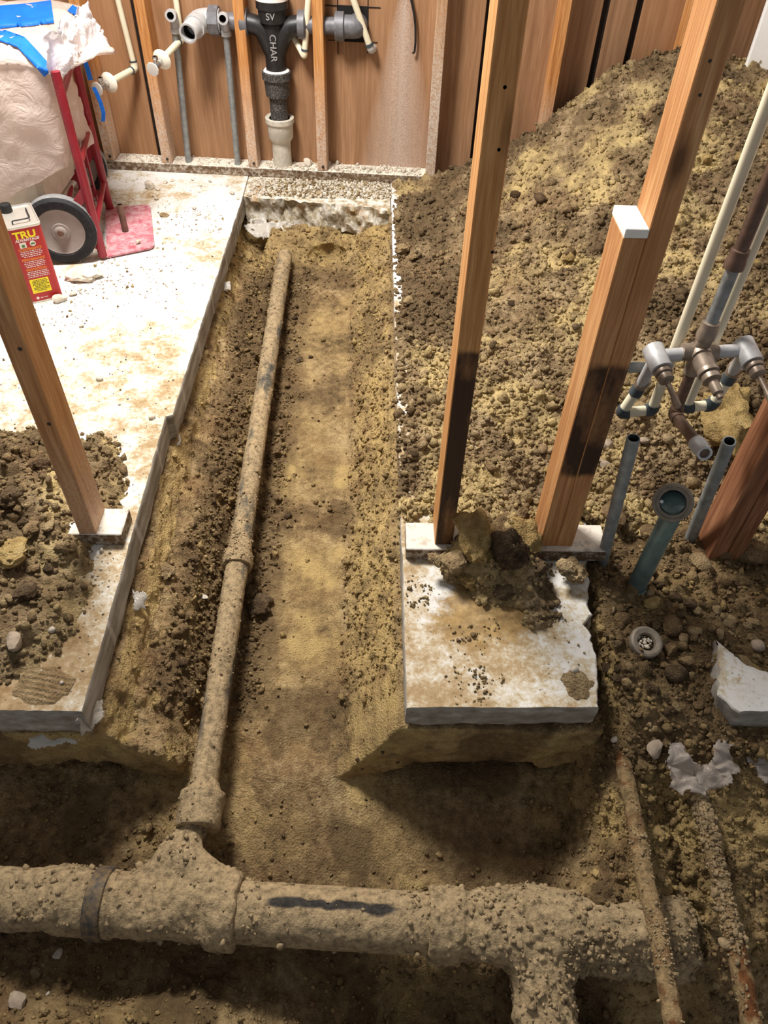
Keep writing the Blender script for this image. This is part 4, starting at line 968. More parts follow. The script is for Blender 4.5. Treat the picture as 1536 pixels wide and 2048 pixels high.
# cream supply lines with shutoff valves
def supply(pt_top, pt_el, pt_esc, label, knob_px, with_tape=False):
    el = atw(*pt_el, 0.06); top = np.array([el[0] + (atw(*pt_top, 0.06)[0] - el[0]) * 3.0, el[1], el[2] + (atw(*pt_top, 0.06)[2] - el[2]) * 3.0])
    d = ray(*pt_esc); esc = C0 + d * ((el[1] - 0.17) / d[1])
    t = thing('shutoff_valve', esc, label, 'valve')
    MB().tube([top, el], 0.0115, 16).build('riser', 'cpvc', t)
    ax = (esc - el) / np.linalg.norm(esc - el)
    MB().tube([el, esc], 0.0125, 16).build('stub_out', 'cpvc', t)
    MB().tube(bend([el + (top - el) / np.linalg.norm(top - el) * 0.026, el, el + ax * 0.026], 0.02), 0.0150, 16).build('elbow', 'cpvc', t)
    g = MB(); u = (top - el) / np.linalg.norm(top - el); g.lathe(el + u * 0.024, u, [(0, 0.0125), (0, 0.0156), (0.006, 0.0156), (0.006, 0.012)], 16); g.lathe(el + ax * 0.024, ax, [(0, 0.0125), (0, 0.0156), (0.006, 0.0156), (0.006, 0.0125)], 16); g.build('glue_ring', 'glue', t)
    MB().lathe(esc - ax * 0.008, ax, [(0, 0.038), (0.003, 0.036), (0.012, 0.022), (0.013, 0.012)], 28).build('escutcheon', 'cpvc_white', t)
    v = MB(); v.lathe(esc, ax, [(0, 0.011), (0.03, 0.011), (0.03, 0.014), (0.05, 0.014), (0.05, 0.009), (0.064, 0.009)], 16); o = esc + ax * 0.04
    v.tube([o, o + np.array([0, 0, 0.032])], 0.008, 12); v.lathe(o + np.array([0, 0, 0.02]), (0, 0, 1), [(0, 0.011), (0.012, 0.011)], 6); v.build('valve_body', 'chrome', t)
    k = MB(); k.lathe(esc + ax * 0.058, ax, [(0, 0.008), (0.004, 0.020), (0.012, 0.026), (0.016, 0.025), (0.017, 0.012)], 10); k.build('handle', 'knob', t)
    return t, esc, ax
v1, e1, a1 = supply((236, 0), (270, 137), (216, 166), 'left white shutoff valve with a strip of blue tape hanging from its handle', None)
v2, e2, a2 = supply((352, 2), (363, 78), (322, 121), 'right white shutoff valve between two studs behind the left grey riser', None)
tp = MB(); 
def ribbon(pts, wdt, side, th=0.0008):
    P = [np.array(p, float) for p in pts]; V = []; s_ = np.array(side, float); s_ /= np.linalg.norm(s_)
    for p in P:
        nn = np.cross(s_, [0, 0, 1.0]); V += [p - s_ * wdt / 2, p + s_ * wdt / 2, p + s_ * wdt / 2 + nn * th, p - s_ * wdt / 2 + nn * th]
    Fc = []
    for i in range(len(P) - 1):
        for a in range(4): Fc.append((i * 4 + a, i * 4 + (a + 1) % 4, i * 4 + 4 + (a + 1) % 4, i * 4 + 4 + a))
    Fc += [(3, 2, 1, 0), tuple(len(V) - 4 + k for k in range(4))]
    return V, Fc
hk = e1 + a1 * 0.078
tp.add(*ribbon([hk + np.array([-0.008, 0, 0.008]), hk + np.array([0.0, -0.004, -0.01]), hk + np.array([0.008, -0.006, -0.045]), hk + np.array([0.010, -0.004, -0.085]), hk + np.array([0.0, -0.002, -0.118])], 0.016, (1, 0.5, 0)))
tp.build('tape_strip', 'tape', v1, False)
def cream_line(p0, p1, off0, off1, label, foot):
    a = atw(*p0, off0); b = atw(*p1, off1); top = b + (a - b) * 2.4
    t = thing('supply_pipe', b, label, 'pipe'); MB().tube([top, b], 0.0125, 16).build('pipe', 'cpvc', t)
    return t, b, (a - b) / np.linalg.norm(a - b)
c1, b1, u1 = cream_line((617, 0), (609, 108), 0.03, 0.03, 'cream water pipe hanging just right of the black drain stack', None)
g = MB(); g.tube(bend([b1 + u1 * 0.02, b1 + np.array([0, 0, -0.012]), b1 + np.array([-0.05, 0.055, 0.055])], 0.018), 0.0125, 16); g.build('elbow', 'cpvc', c1)
MB().lathe(b1 + u1 * 0.012, u1, [(0, 0.0126), (0, 0.0150), (0.007, 0.0150), (0.007, 0.0126)], 16).build('glue_ring', 'glue', c1)
c2, b2, u2 = cream_line((707, 0), (742, 100), 0.03, 0.05, 'cream water pipe slanting in front of the drain elbow and cut board', None)
g = MB(); g.tube(bend([b2 + u2 * 0.02, b2, b2 + np.array([0.012, 0.05, -0.005])], 0.016), 0.0150, 16); g.build('elbow', 'chalk_metal', c2)
MB().lathe(b2 + u2 * 0.014, u2, [(0, 0.0126), (0, 0.0165), (0.012, 0.0165), (0.012, 0.0126)], 16).build('glue_ring', 'glue', c2)
cb = thing('cable', atw(829, 105, 0.07), 'black cable dangling against the board with the pale spray patch', 'cable')
cpts = [atw(x, y, 0.075) for x, y in ((818, -60), (820, -10), (827, 20), (831, 50), (831, 85), (829, 104), (825, 107))]
MB().tube(bend(cpts, 0.05, 4), 0.0045, 10).build('wire', 'cable', cb)
for (x, y, zz) in ((0.905, 0, 0), (1.03, 0, 0)): pass

# ================================================================== SHOWER PLUMBING ON THE RIGHT
YS = 1.27
sv0 = aty(1398, 700, YS)
sv = thing('shower_valve', sv0, 'exposed bath and shower valve of dull brass and chalky steel hanging between the right studs', 'valve')
def sp(x, y, yy=YS): return aty(x, y, yy)
Lc, Cc, Rc = sp(1312, 712), sp(1398, 705), sp(1492, 700)
fw = np.array([0.18, -1, -0.28]); fw /= np.linalg.norm(fw)
MB().tube([Lc, Rc], 0.0135, 18).build('manifold', 'chalk_metal', sv)
b = MB(); b.tube([Cc - WAX[0] * 0.035, Cc + WAX[0] * 0.035], [0.018, 0.018], 18); b.tube([Cc + np.array([0, 0.0, 0.045]), Cc + np.array([0, 0, -0.05])], [0.0165, 0.016], 18); b.tube([Cc, Cc + fw * 0.045], [0.024, 0.020], 18); b.tube([Cc - [0, 0.02, 0], Cc + [0, 0.02, 0]], [0.021, 0.024], 18)
b.build('valve_body', 'brass_grey', sv)
def bonnet(c, ln, stem, par, m='chalk_metal'):
    h = MB(); h.tube(bend([c + np.array([0, 0.0, 0]) - fw * 0.02, c, c + fw * 0.035], 0.01), 0.0215, 18); h.lathe(c - fw * 0.015, -fw, [(0, 0.0215), (0.008, 0.017), (0.012, 0.006)], 18); h.build('valve_head', m, sv)
    n = MB(); n.lathe(c + fw * 0.035, fw, [(0, 0.0165), (0.003, 0.0175), (0.012, 0.0175), (0.013, 0.014), (0.018, 0.0155), (0.028, 0.0155), (0.03, 0.008)], 12); n.build('packing_nut', 'brass_grey', sv)
    s_ = MB(); s_.lathe(c + fw * 0.06, fw, [(0, 0.0055), (ln, 0.0055), (ln, 0.0075), (ln + 0.022, 0.0075), (ln + 0.024, 0.003)], 10); s_.build('stem', 'brass_grey', sv)
bonnet(Lc, 0.045, 1, sv); bonnet(Rc, 0.045, 1, sv)
c = Cc + fw * 0.045
MB().lathe(c, fw, [(0, 0.0205), (0.004, 0.0215), (0.010, 0.0215), (0.011, 0.017), (0.018, 0.0185), (0.026, 0.0185), (0.027, 0.011), (0.058, 0.0105), (0.059, 0.006), (0.070, 0.006)], 16).build('diverter', 'brass_grey', sv)
# riser above, spout drop below
T0 = sp(1412, 665); upv = np.array([0.012, 0, 1.0])
ri = MB(); ri.tube([Cc + upv * 0.04, Cc + upv * 1.2], 0.0125, 16); ri.build('riser', 'galv', sv)
for z0, m in ((0.035, 'brass_grey'), (0.185, 'brown_metal')):
    MB().lathe(Cc + upv * z0, upv, [(0, 0.014), (0, 0.019), (0.012, 0.0195), (0.022, 0.0175), (0.036, 0.0175), (0.038, 0.013)], 16).build('union', m, sv)
MB().tube([Cc + upv * 0.21, Cc + upv * 1.21], 0.0132, 16).build('dark_riser', 'brown_metal', sv)
dn = Cc + np.array([0.0, 0.0, -0.16]); MB().tube([Cc + np.array([0, 0, -0.045]), dn], 0.0115, 16).build('drop_pipe', 'brown_metal', sv)
sp1 = aty(1408, 905, YS - 0.17)
MB().tube(bend([dn + [0, 0, 0.02], dn, dn + (sp1 - dn) * 0.15], 0.02), 0.0145, 14).build('drop_elbow', 'brown_metal', sv)
MB().tube([dn, sp1], 0.0125, 16).build('spout_arm', 'brown_metal', sv)
ad = (sp1 - dn) / np.linalg.norm(sp1 - dn)
cu_ = MB(); bo = MB(); cu_.lathe(sp1 - ad * 0.045, ad, [(0, 0.0125), (0.003, 0.0165), (0.03, 0.0170), (0.034, 0.0150), (0.05, 0.0150), (0.05, 0.0105), (0.03, 0.0105)], 18, caps=False); bo.lathe(sp1 + ad * 0.0045, ad, [(0, 0.0106), (-0.03, 0.0106), (-0.03, 0.0004)], 16, caps=False)
k_ = cu_.build('spout_coupling', 'chalk_metal', sv); bo.build('bore', 'hole', k_)
# cream loops that feed the two valve heads from behind
def loop(head, p_low1, p_low2, tag_):
    y0 = YS + 0.035; lowA = aty(*p_low1, y0); lowB = aty(*p_low2, y0)
    hd = head + np.array([0, 0.035, -0.02])
    hp = aty(*{'l': (1282, 770), 'r': (1465, 745)}[tag_], y0)
    MB().tube([hp, lowA], 0.0115, 14).build('feed_pipe', 'cpvc', sv)
    MB().tube([lowA, lowB], 0.0115, 14).build('loop_pipe', 'cpvc', sv)
    tp_ = lowB + np.array([0.01, 0, 1.0]) * 1.3
    MB().tube([lowB, tp_], 0.0115, 14).build('feed_riser', 'cpvc', sv)
    d1_ = (hp - lowA) / np.linalg.norm(hp - lowA); d2_ = (lowB - lowA) / np.linalg.norm(lowB - lowA)
    MB().tube(bend([lowA + d1_ * 0.015, lowA, lowA + d2_ * 0.015], 0.012), 0.0145, 14).build('loop_elbow', 'glue', sv)
    MB().tube(bend([lowB + np.array([0, 0, 0.015]), lowB, lowB - d2_ * 0.015], 0.012), 0.0145, 14).build('loop_elbow', 'glue', sv)
    MB().lathe(hp, d1_, [(-0.018, 0.0125), (-0.018, 0.0145), (0.002, 0.0145), (0.004, 0.016), (0.018, 0.016), (0.020, 0.01)], 14).build('adapter', 'brass_grey', sv)
    MB().lathe(hp - d1_ * 0.012, d1_, [(-0.014, 0.0118), (-0.014, 0.0150), (0.006, 0.0150), (0.006, 0.012)], 14).build('glue_ring', 'glue', sv)
    MB().tube([hp - d1_ * 0.002, head], 0.012, 14).build('inlet', 'chalk_metal', sv)
loop(Lc, (1243, 826), (1304, 820), 'l'); loop(Rc, (1424, 810), (1372, 815), 'r')
MB().box(aty(1292, 735, YS + 0.05), (0.075, 0.002, 0.028), None, 0.0005).build('pipe_strap', 'galv', sv)

def stub(bx, by, tx, ty, yy, r, label, mat='galv_dark'):
    a = atz(bx, by, -0.03); b = aty(tx, ty, yy); t = thing('stub_pipe', a, label, 'pipe'); d = (b - a) / np.linalg.norm(b - a)
    o, i = MB(), MB(); o.tube([a - d * 0.03, b - d * 0.003], r, 20); o.v = o.v; p = MB(); p.tube([a - d * 0.03, b - d * 0.004], r, 20, caps=False)
    open_end(p, i, b, d, r, 0.003, 0.07); q = p.build('pipe', mat, t); i.build('bore', 'hole', q)
stub(1203, 1128, 1267, 876, 1.19, 0.0145, 'open grey stub pipe rising from the soil beside the doubled stud')
stub(1378, 1085, 1459, 882, 1.21, 0.0145, 'open grey stub pipe standing in front of the reddish far right stud')
# greenish waste pipe with a flange
a = atz(1270, 1178, -0.03); b = aty(1338, 1040, 1.125); dd = (b - a) / np.linalg.norm(b - a)
cp = thing('waste_pipe', a, 'greenish copper waste pipe with a wide open flange tilted toward the camera', 'pipe')
MB().tube([a - dd * 0.04, b], 0.0225, 24).build('pipe', 'copper', cp)
MB().lathe(a - dd * 0.02, dd, [(0, 0.0225), (0, 0.027), (0.03, 0.027), (0.032, 0.0225)], 24).build('collar', 'copper', cp)
fc = aty(1346, 1006, 1.105); fd = C0 - fc; fd /= np.linalg.norm(fd); fd = fd + np.array([0.05, -0.1, -0.15]); fd /= np.linalg.norm(fd)
fb = MB(); fb.tube(bend([b - dd * 0.012, b + dd * 0.015, fc - fd * 0.015], 0.02), [0.0228] * 7 + [0.027], 24); fb.build('elbow', 'copper', cp)
MB().lathe(fc - fd * 0.03, fd, [(0, 0.024), (0.012, 0.034), (0.020, 0.036)], 28, caps=False).build('socket', 'copper', cp)
fl_ = MB(); fl_.lathe(fc - fd * 0.012, fd, [(0, 0.036), (0.0, 0.0415), (0.006, 0.0425), (0.010, 0.0415), (0.011, 0.036), (0.008, 0.034), (0.008, 0.027)], 36, caps=False); bo = MB(); bo.lathe(fc - fd * 0.004, fd, [(0, 0.0272), (-0.03, 0.025), (-0.03, 0.0004)], 28, caps=False)
q = fl_.build('flange', 'flange', cp); bo.build('bore', 'hole', q)
p = fc + fd * 0.004 + np.cross(fd, [0, 0, 1.0]) * 0.026 - np.array([0, 0, 0.006]); MB().lathe(p - fd * 0.012, fd, [(0, 0.004), (0.006, 0.004), (0.007, 0.002)], 8).build('screw', 'chrome', cp)
# round drain fitting in the rubble
dc = hit(1280, 1290) + np.array([0, 0, 0.009]); dn_ = np.array([0.05, -0.25, 1.0]); dn_ /= np.linalg.norm(dn_)
dr = thing('floor_drain', dc, 'round dirty drain fitting sitting in the rubble right of the short slab', 'drain')
MB().lathe(dc + np.array([0, 0, -0.012]), dn_, [(0, 0.030), (0.016, 0.030), (0.018, 0.0365), (0.030, 0.038), (0.034, 0.036), (0.036, 0.031), (0.033, 0.0215), (0.024, 0.0195)], 36, caps=False).build('rim', 'flange', dr)
MB().lathe(dc + dn_ * 0.010, dn_, [(0, 0.021), (0.001, 0.0005)], 24, caps=False).build('bowl', 'clod_dark', dr)
gp = dc + dn_ * 0.013; n_ = 34; ang = rng.uniform(0, 6.28, n_); rr_ = 0.017 * np.sqrt(rng.uniform(0, 1, n_))
crumbs('gravel', gp[None] - base_of(dr) + np.stack([np.cos(ang) * rr_, np.sin(ang) * rr_, 0.0 * ang], 1), rng.uniform(0.0025, 0.005, n_), 'stone', {'yel': np.zeros(n_), 'dk': np.zeros(n_)}, None, None, True, dr)
# grains of dirt caked on the buried drain line
for ob, n_, sz, dens in ((md_, 1600, 0.0032, 1.0), (bd, 650, 0.0022, 1.0), (rw, 260, 0.0020, 1.0), (rw2, 1100, 0.0030, 1.0)):
    VV, NN = [], []
    for ch in ob.children:
        if ch.name.startswith('band'): continue
        a_ = np.zeros(len(ch.data.vertices) * 3, np.float32); ch.data.vertices.foreach_get('co', a_); q_ = np.zeros_like(a_); ch.data.vertices.foreach_get('normal', q_)
        VV.append(a_.reshape(-1, 3)); NN.append(q_.reshape(-1, 3))
    VV, NN = np.concatenate(VV), np.concatenate(NN); wld = VV + base_of(ob)
    wt_ = np.clip(NN[:, 2] + 0.3, 0, 1) * (0.2 + 2.0 * np.clip(fbm(wld, 0.09, 3, 77) + 0.15, 0, 1)) * (1 + 3.0 * sstep(0.18, 0.3, wld[:, 0])) * (1 if ob is not rw2 else sstep(0.33, 0.42, wld[:, 1]) + 0.03) * np.where((wld[:, 0] > -0.2) & (wld[:, 0] < 0.1) & (wld[:, 1] < 0.56), 0.12, 1)
    i = pick(VV, wt_, n_); rad = np.exp(rng.normal(math.log(sz), 0.45, n_)).clip(0.0012, 0.011)
    crumbs('caked_dirt', VV[i] + NN[i] * (rad * 0.3)[:, None], rad, 'crusted', {'crust': np.full(n_, 0.9)}, None, None, False, ob)
# ================================================================== HAND TRUCK AND WRAPPED LOAD
tn, tf = atz(205, 508, 0.02), atz(219, 413, 0.02); tn[2] = tf[2] = 0
wdir = (tf - tn) / np.linalg.norm(tf - tn); bdir_ = np.cross(wdir, [0, 0, 1.0]); bdir_ = -bdir_ if bdir_[0] > 0 else bdir_      # along axle, toward the back (wheels)
ht = thing('hand_truck', (tn + tf) / 2, 'red steel hand truck with grey wheels and dusty toe plate on the left slab', 'hand truck')
for p, hh in ((tn, 0.635), (tf, 0.585)): MB().tube([p + [0, 0, 0.012], p + [0, 0, hh]], 0.0155, 20).build('frame_tube', 'red', ht)
for z in (0.12, 0.34, 0.56): MB().tube([tn + [0, 0, z], tf + [0, 0, z]], 0.010, 14).build('crossbar', 'red', ht)
q = [atz(210, 416, 0.012), atz(300, 408, 0.012), atz(309, 494, 0.012), atz(214, 513, 0.012)]
tp_ = MB(); cor = bend([q[0], q[0] * 0.5 + q[1] * 0.5, q[1], q[1] * 0.5 + q[2] * 0.5, q[2], q[3]], 0.03, 5); n_ = len(cor)
V = [p for p in cor] + [np.array(p) - [0, 0, 0.006] for p in cor]
tp_.add(V, [tuple(range(n_ - 1, -1, -1)), tuple(range(n_, 2 * n_))] + [(k, (k + 1) % n_, n_ + (k + 1) % n_, n_ + k) for k in range(n_)])
o = tp_.build('toe_plate', 'red_dusty', ht, False)
wc = aty(121, 464, 2.60); wc[2] = 0.124
wheels = []
def wheel(c, ax):
    ti = MB(); ti.lathe(c, ax, [(0.004, 0.082), (-0.002, 0.088), (-0.002, 0.112), (0.004, 0.119), (0.012, 0.1225), (0.040, 0.1225), (0.048, 0.119), (0.052, 0.112), (0.052, 0.085)], 48, caps=False)
    t = ti.build('tire', 'rubber', ht)
    MB().lathe(c, ax, [(0.010, 0.1212), (0.012, 0.1232), (0.040, 0.1232), (0.042, 0.1212)], 48, caps=False).build('tread_band', 'tread', t)
    h = MB(); h.lathe(c, ax, [(0.004, 0.086), (0.001, 0.082), (0.005, 0.076), (0.005, 0.032), (0.001, 0.030), (0.001, 0.022), (-0.004, 0.018), (-0.006, 0.013), (-0.006, 0.0005)], 40, caps=False); h.lathe(c, ax, [(0.048, 0.085), (0.046, 0.03), (0.052, 0.02), (0.052, 0.0005)], 40, caps=False)
    w_ = h.build('wheel_disc', 'wheel_grey', ht)
    MB().lathe(c, ax, [(-0.0062, 0.0115), (-0.010, 0.010), (-0.0105, 0.0005)], 16, caps=False).build('axle_nut', 'brown_metal', w_)
wheel(wc, wdir); w2 = wc + wdir * 0.56; wheel(w2, wdir)
MB().tube([wc + wdir * 0.04, w2 + wdir * 0.01], 0.009, 14).build('axle', 'red', ht)
for p, s_ in ((tn, 1), (tf, -1)):
    axp = wc + wdir * np.dot(p - wc, wdir); m = MB()
    for z in (0.05, 0.26):
        a = np.array([p[0], p[1], z]); d = axp - a; L = np.linalg.norm(d); d /= L; sd = wdir; m.box((a + axp) / 2, (L, 0.006, 0.032), (d, sd, np.cross(d, sd)), 0.001)
    m.build('axle_bracket', 'red', ht, False)
for k in range(3):
    p = tn + wdir * (0.10 + 0.09 * k) + bdir_ * 0.02; m = MB(); m.box(p + np.array([0, 0, 0.23]), (0.024, 0.006, 0.26), (wdir, bdir_, (0, 0, 1)), 0.001); m.build('slat', 'red', ht, False)

# the load: a box shape with plastic sheeting draped over it, behind the frame tubes
load = thing('wrapped_load', (-1.4, 2.95, 0.0), 'bulky load wrapped in translucent plastic sheeting with blue tape on the red hand truck', 'wrapped load')
NU, NV = 150, 70
loop = [np.array(p) for p in ((-2.05, 2.55), (-1.55, 2.59), (-1.03, 2.66), (-1.035, 2.74), (-1.13, 3.0), (-1.17, 3.26), (-1.25, 3.34), (-2.1, 3.34))]
lp3 = bend([np.append(p, 0) for p in loop + [loop[0]]], 0.06, 5); lp3 = np.array(lp3)[:, :2]
sl = np.concatenate([[0], np.cumsum(np.linalg.norm(np.diff(lp3, axis=0), axis=1))]); uu = np.linspace(0, sl[-1], NU)
LX = np.stack([np.interp(uu, sl, lp3[:, 0]), np.interp(uu, sl, lp3[:, 1])], 1); cen = np.array([-1.62, 2.98])
V = []
for j in range(NV):
    v = j / (NV - 1)
    for i in range(NU):
        x, y = LX[i]; hem = 0.20 + 0.20 * float(sstep(-1.42, -1.02, x)) * 0.55 + 0.03 * math.sin(7 * x + 3 * y)
        if v < 0.6: t = v / 0.6; z = hem + (0.625 - hem) * t; k = 1.0 + 0.01 * math.sin(3 * t); 
        else:
            t = (v - 0.6) / 0.4; z = 0.625 + 0.035 * math.sin(min(1, t * 4) * math.pi / 2) + 0.02 * t; k = 1.0 - 0.97 * max(0, t - 0.06) / 0.94 + 0.03 * math.sin(min(1, t * 8) * math.pi)
        px_ = cen + (np.array([x, y]) - cen) * k
        if v > 0.5: px_ = px_ + np.array([0.09, -0.01]) * math.exp(-((y - 2.88) / 0.16) ** 2) * math.exp(-((v - 0.64) / 0.05) ** 2) * (1 if x > -1.2 else 0)
        px_ = px_ + np.array([0.13 * float(sstep(0.53, 0.62, v)) * float(sstep(2.7, 2.9, y)) * float(sstep(-1.5, -1.15, x)), 0]) ; V.append((px_[0], px_[1], z))
V = np.array(V); T = (np.arange(len(V)) // NU) / (NV - 1)
# creases
cv = np.abs(fbm(V, 0.22, 3, 401)) ; nd = np.stack([fbm(V, 0.16, 4, 402), fbm(V, 0.16, 4, 403), fbm(V, 0.16, 4, 404)], 1)
am = 0.028 + 0.03 * sstep(0.56, 0.66, T)
V = V + nd * am[:, None]
V[:, 0] = np.where((V[:, 1] > 2.6) & (V[:, 1] < 2.72) & (T < 0.58), np.minimum(V[:, 0], tn[0] - 0.024), V[:, 0])
V[:, 1] = np.minimum(V[:, 1], 3.37)
Fc = [(j * NU + i, j * NU + i + 1, (j + 1) * NU + i + 1, (j + 1) * NU + i) for j in range(NV - 1) for i in range(NU - 1)]
b_ = base_of(load)
o = link_mesh('plastic_sheet', V, Fc, 'sheet', load, True, b_)
from mathutils.bvhtree import BVHTree
bvh = BVHTree.FromPolygons([tuple(v) for v in V], Fc)
# inner box that the sheet hangs on
MB().box((-1.62, 2.98, 0.36), (0.92, 0.60, 0.44), None, 0.02).build('carton', 'rag', load, False)
MB().box((-1.62, 2.98, 0.07), (0.92, 0.58, 0.13), None, 0.01).build('pallet', 'plate', load, False)
def on_sheet(x, y, lift=0.004, fb=2.75):
    d = ray(x, y); h_ = bvh.ray_cast(Vector(C0), Vector(d))
    return (np.array(h_[0]) - d * lift) if h_[0] is not None else None
def tape(line, wpx, name='tape_strip', lift=0.011):
    L = [np.array(p, float) for p in line]; seg = []
    for a, b in zip(L[:-1], L[1:]):
        n = max(2, int(np.linalg.norm(b - a) / 5)); seg += [a + (b - a) * k / n for k in range(n)]
    seg.append(L[-1]); W = 5; V = []; rows = []
    for i, p in enumerate(seg):
        t = seg[min(i + 1, len(seg) - 1)] - seg[max(0, i - 1)]; t /= np.linalg.norm(t); nn = np.array([-t[1], t[0]])
        r = [on_sheet(*(p + nn * wpx * (k / (W - 1) - 0.5)), lift) for k in range(W)]
        if all(q is not None for q in r): rows.append(r)
    if len(rows) < 2: return
    V = [q for r in rows for q in r]; n = len(rows); V = np.array(V)
    top = len(V); V = np.concatenate([V, V - np.array(ray(100, 60)) * -0.0012])
    Fc = [(i * W + k, (i + 1) * W + k, (i + 1) * W + k + 1, i * W + k + 1) for i in range(n - 1) for k in range(W - 1)]
    Fc += [tuple(top + q for q in reversed(f)) for f in Fc]
    for i in range(n - 1): Fc += [(i * W, top + i * W, top + (i + 1) * W, (i + 1) * W), (i * W + W - 1, (i + 1) * W + W - 1, top + (i + 1) * W + W - 1, top + i * W + W - 1)]
    return link_mesh(name, V, Fc, 'tape', load, True, b_)
tape([(-25, 36), (60, 29), (110, 22), (160, 6)], 46); tape([(-25, -8), (60, -14), (150, -26)], 42); tape([(120, -10), (140, 15), (156, 26)], 16)
tape([(-25, 62), (8, 72), (42, 84), (70, 114), (98, 146)], 25)
# crumpled collar of sheeting sticking out past the frame
CU, CV_ = 46, 22; V = []
for j in range(CV_):
    for i in range(CU):
        u, v = i / (CU - 1), j / (CV_ - 1)
        top_ = np.array([95 + 75 * u, 70 - 70 * u]); bot = np.array([100 + 108 * u ** 0.8, 148 - 50 * u + 10 * math.sin(9 * u) - 34 * max(0, u - 0.8) / 0.2])
        p = top_ * (1 - v) + bot * v; yy = 2.64 + 0.34 * u - 0.02 * v; V.append(aty(p[0], p[1], yy))
V = np.array(V); V = V + 0.016 * np.stack([fbm(V, 0.03, 3, 455), fbm(V, 0.03, 3, 456), fbm(V, 0.03, 3, 457)], 1) + 0.022 * np.stack([fbm(V, 0.07, 4, 451), fbm(V, 0.07, 4, 452), fbm(V, 0.07, 4, 453)], 1)
Fc = [(j * CU + i, j * CU + i + 1, (j + 1) * CU + i + 1, (j + 1) * CU + i) for j in range(CV_ - 1) for i in range(CU - 1) if not (j > CV_ - 4 and _h(np.array([i // 2]), np.array([j]), np.array([3]), 5)[0] < 0.28)]
link_mesh('sheet_collar', V, Fc, 'sheet_white', load, True, b_)
CU, CV_ = 18, 30; V = []
for j in range(CV_):
    for i in range(CU):
        u, v = i / (CU - 1), j / (CV_ - 1); a_ = np.array([116, 150]) * (1 - v) + np.array([150, 318]) * v; b2_ = np.array([146, 128]) * (1 - v) + np.array([184 - 10 * (v < 0.45), 284]) * v
        p = a_ * (1 - u) + b2_ * u; V.append(aty(p[0], p[1], 2.76 + 0.2 * u))
V = np.array(V); V = V + 0.018 * np.stack([fbm(V, 0.08, 3, 471), fbm(V, 0.08, 3, 472), fbm(V, 0.08, 3, 473)], 1)
link_mesh('sheet_flap', V, [(j * CU + i, j * CU + i + 1, (j + 1) * CU + i + 1, (j + 1) * CU + i) for j in range(CV_ - 1) for i in range(CU - 1)], 'sheet', load, True, b_)
m = MB(); m.add(*ribbon([aty(x, y, 2.93) for x, y in ((163, 100), (168, 118), (175, 138), (181, 160))], 0.016, (1, 0.35, 0))); m.build('tape_tail', 'tape', load, False)

# ------------------------------------------------------------------ red solvent can
b0 = atz(65.5, 608); b1 = atz(127, 594); u = b1 - b0; CW = np.linalg.norm(u); u /= CW; nf = np.cross(u, [0, 0, 1.0]); CH = 0.262; CD = 0.165
can = thing('solvent_can', b0 + u * CW / 2 - nf * CD / 2, 'red rectangular metal can with a yellow warning label and black cap on the left slab', 'can')
cc = b0 + u * CW / 2 - nf * CD / 2
def rrect(hw, hd, r, z, n=5):
    out = []
    for sx_, sy_, a0 in ((1, 1, 0), (-1, 1, 90), (-1, -1, 180), (1, -1, 270)):
        for k in range(n + 1):
            a = math.radians(a0 + 90 * k / n); x = sx_ * (hw - r) + r * math.cos(a); y = sy_ * (hd - r) + r * math.sin(a); out.append(cc + u * x + nf * y + np.array([0, 0, z]))
    return out
def stack(rings, cap0=True, cap1=True):
    n = len(rings[0]); m = MB(); V = [p for r in rings for p in r]
    Fc = [(i * n + k, i * n + (k + 1) % n, (i + 1) * n + (k + 1) % n, (i + 1) * n + k) for i in range(len(rings) - 1) for k in range(n)]
    if cap0: Fc.append(tuple(range(n - 1, -1, -1)))
    if cap1: Fc.append(tuple((len(rings) - 1) * n + k for k in range(n)))
    m.add(V, Fc); return m
hw, hd = CW / 2, CD / 2
stack([rrect(hw, hd, 0.012, 0.004), rrect(hw, hd, 0.012, CH)]).build('body', 'can_red', can)
stack([rrect(hw + 0.001, hd + 0.001, 0.013, 0.0), rrect(hw + 0.0015, hd + 0.0015, 0.013, 0.004), rrect(hw, hd, 0.012, 0.006)]).build('base_rim', 'tin', can)
stack([rrect(hw, hd, 0.012, CH), rrect(hw + 0.0015, hd + 0.0015, 0.013, CH + 0.003), rrect(hw + 0.0015, hd + 0.0015, 0.013, CH + 0.008), rrect(hw - 0.002, hd - 0.002, 0.011, CH + 0.009), rrect(hw - 0.004, hd - 0.004, 0.010, CH + 0.004)]).build('top', 'tin', can)
zt_ = CH + 0.004
hm = MB(); hm.tube(bend([cc + nf * (hd - 0.03) - u * 0.028 + [0, 0, zt_], cc + nf * (hd - 0.03) - u * 0.028 + [0, 0, zt_ + 0.012], cc + nf * (hd - 0.03) + u * 0.028 + [0, 0, zt_ + 0.012], cc - nf * (hd - 0.05) + u * 0.030 + [0, 0, zt_ + 0.010], cc - nf * (hd - 0.045) + u * 0.030 + [0, 0, zt_]], 0.012), 0.0022, 10); hm.build('handle', 'black_cap', can)
capc = cc - nf * (hd - 0.03) - u * (hw - 0.024) + [0, 0, zt_]
MB().lathe(capc, (0, 0, 1), [(0, 0.0185), (0.004, 0.0190), (0.024, 0.0180), (0.026, 0.0165), (0.0262, 0.012), (0.024, 0.0005)], 24, caps=False).build('cap', 'black_cap', can)
AX = (u, np.array([0, 0, 1.0]), nf)
def fp(fx, fy, lift=0.0004): return b0 + u * CW * fx + np.array([0, 0, CH * (1 - fy)]) + nf * lift
def flat(name, fx0, fx1, fy0, fy1, mat, par, lift=0.0004):
    c = (fp(fx0, fy0, lift) + fp(fx1, fy1, lift)) / 2; return MB().box(c, (CW * (fx1 - fx0), CH * (fy1 - fy0), 0.0004), AX).build(name, mat, par, False)
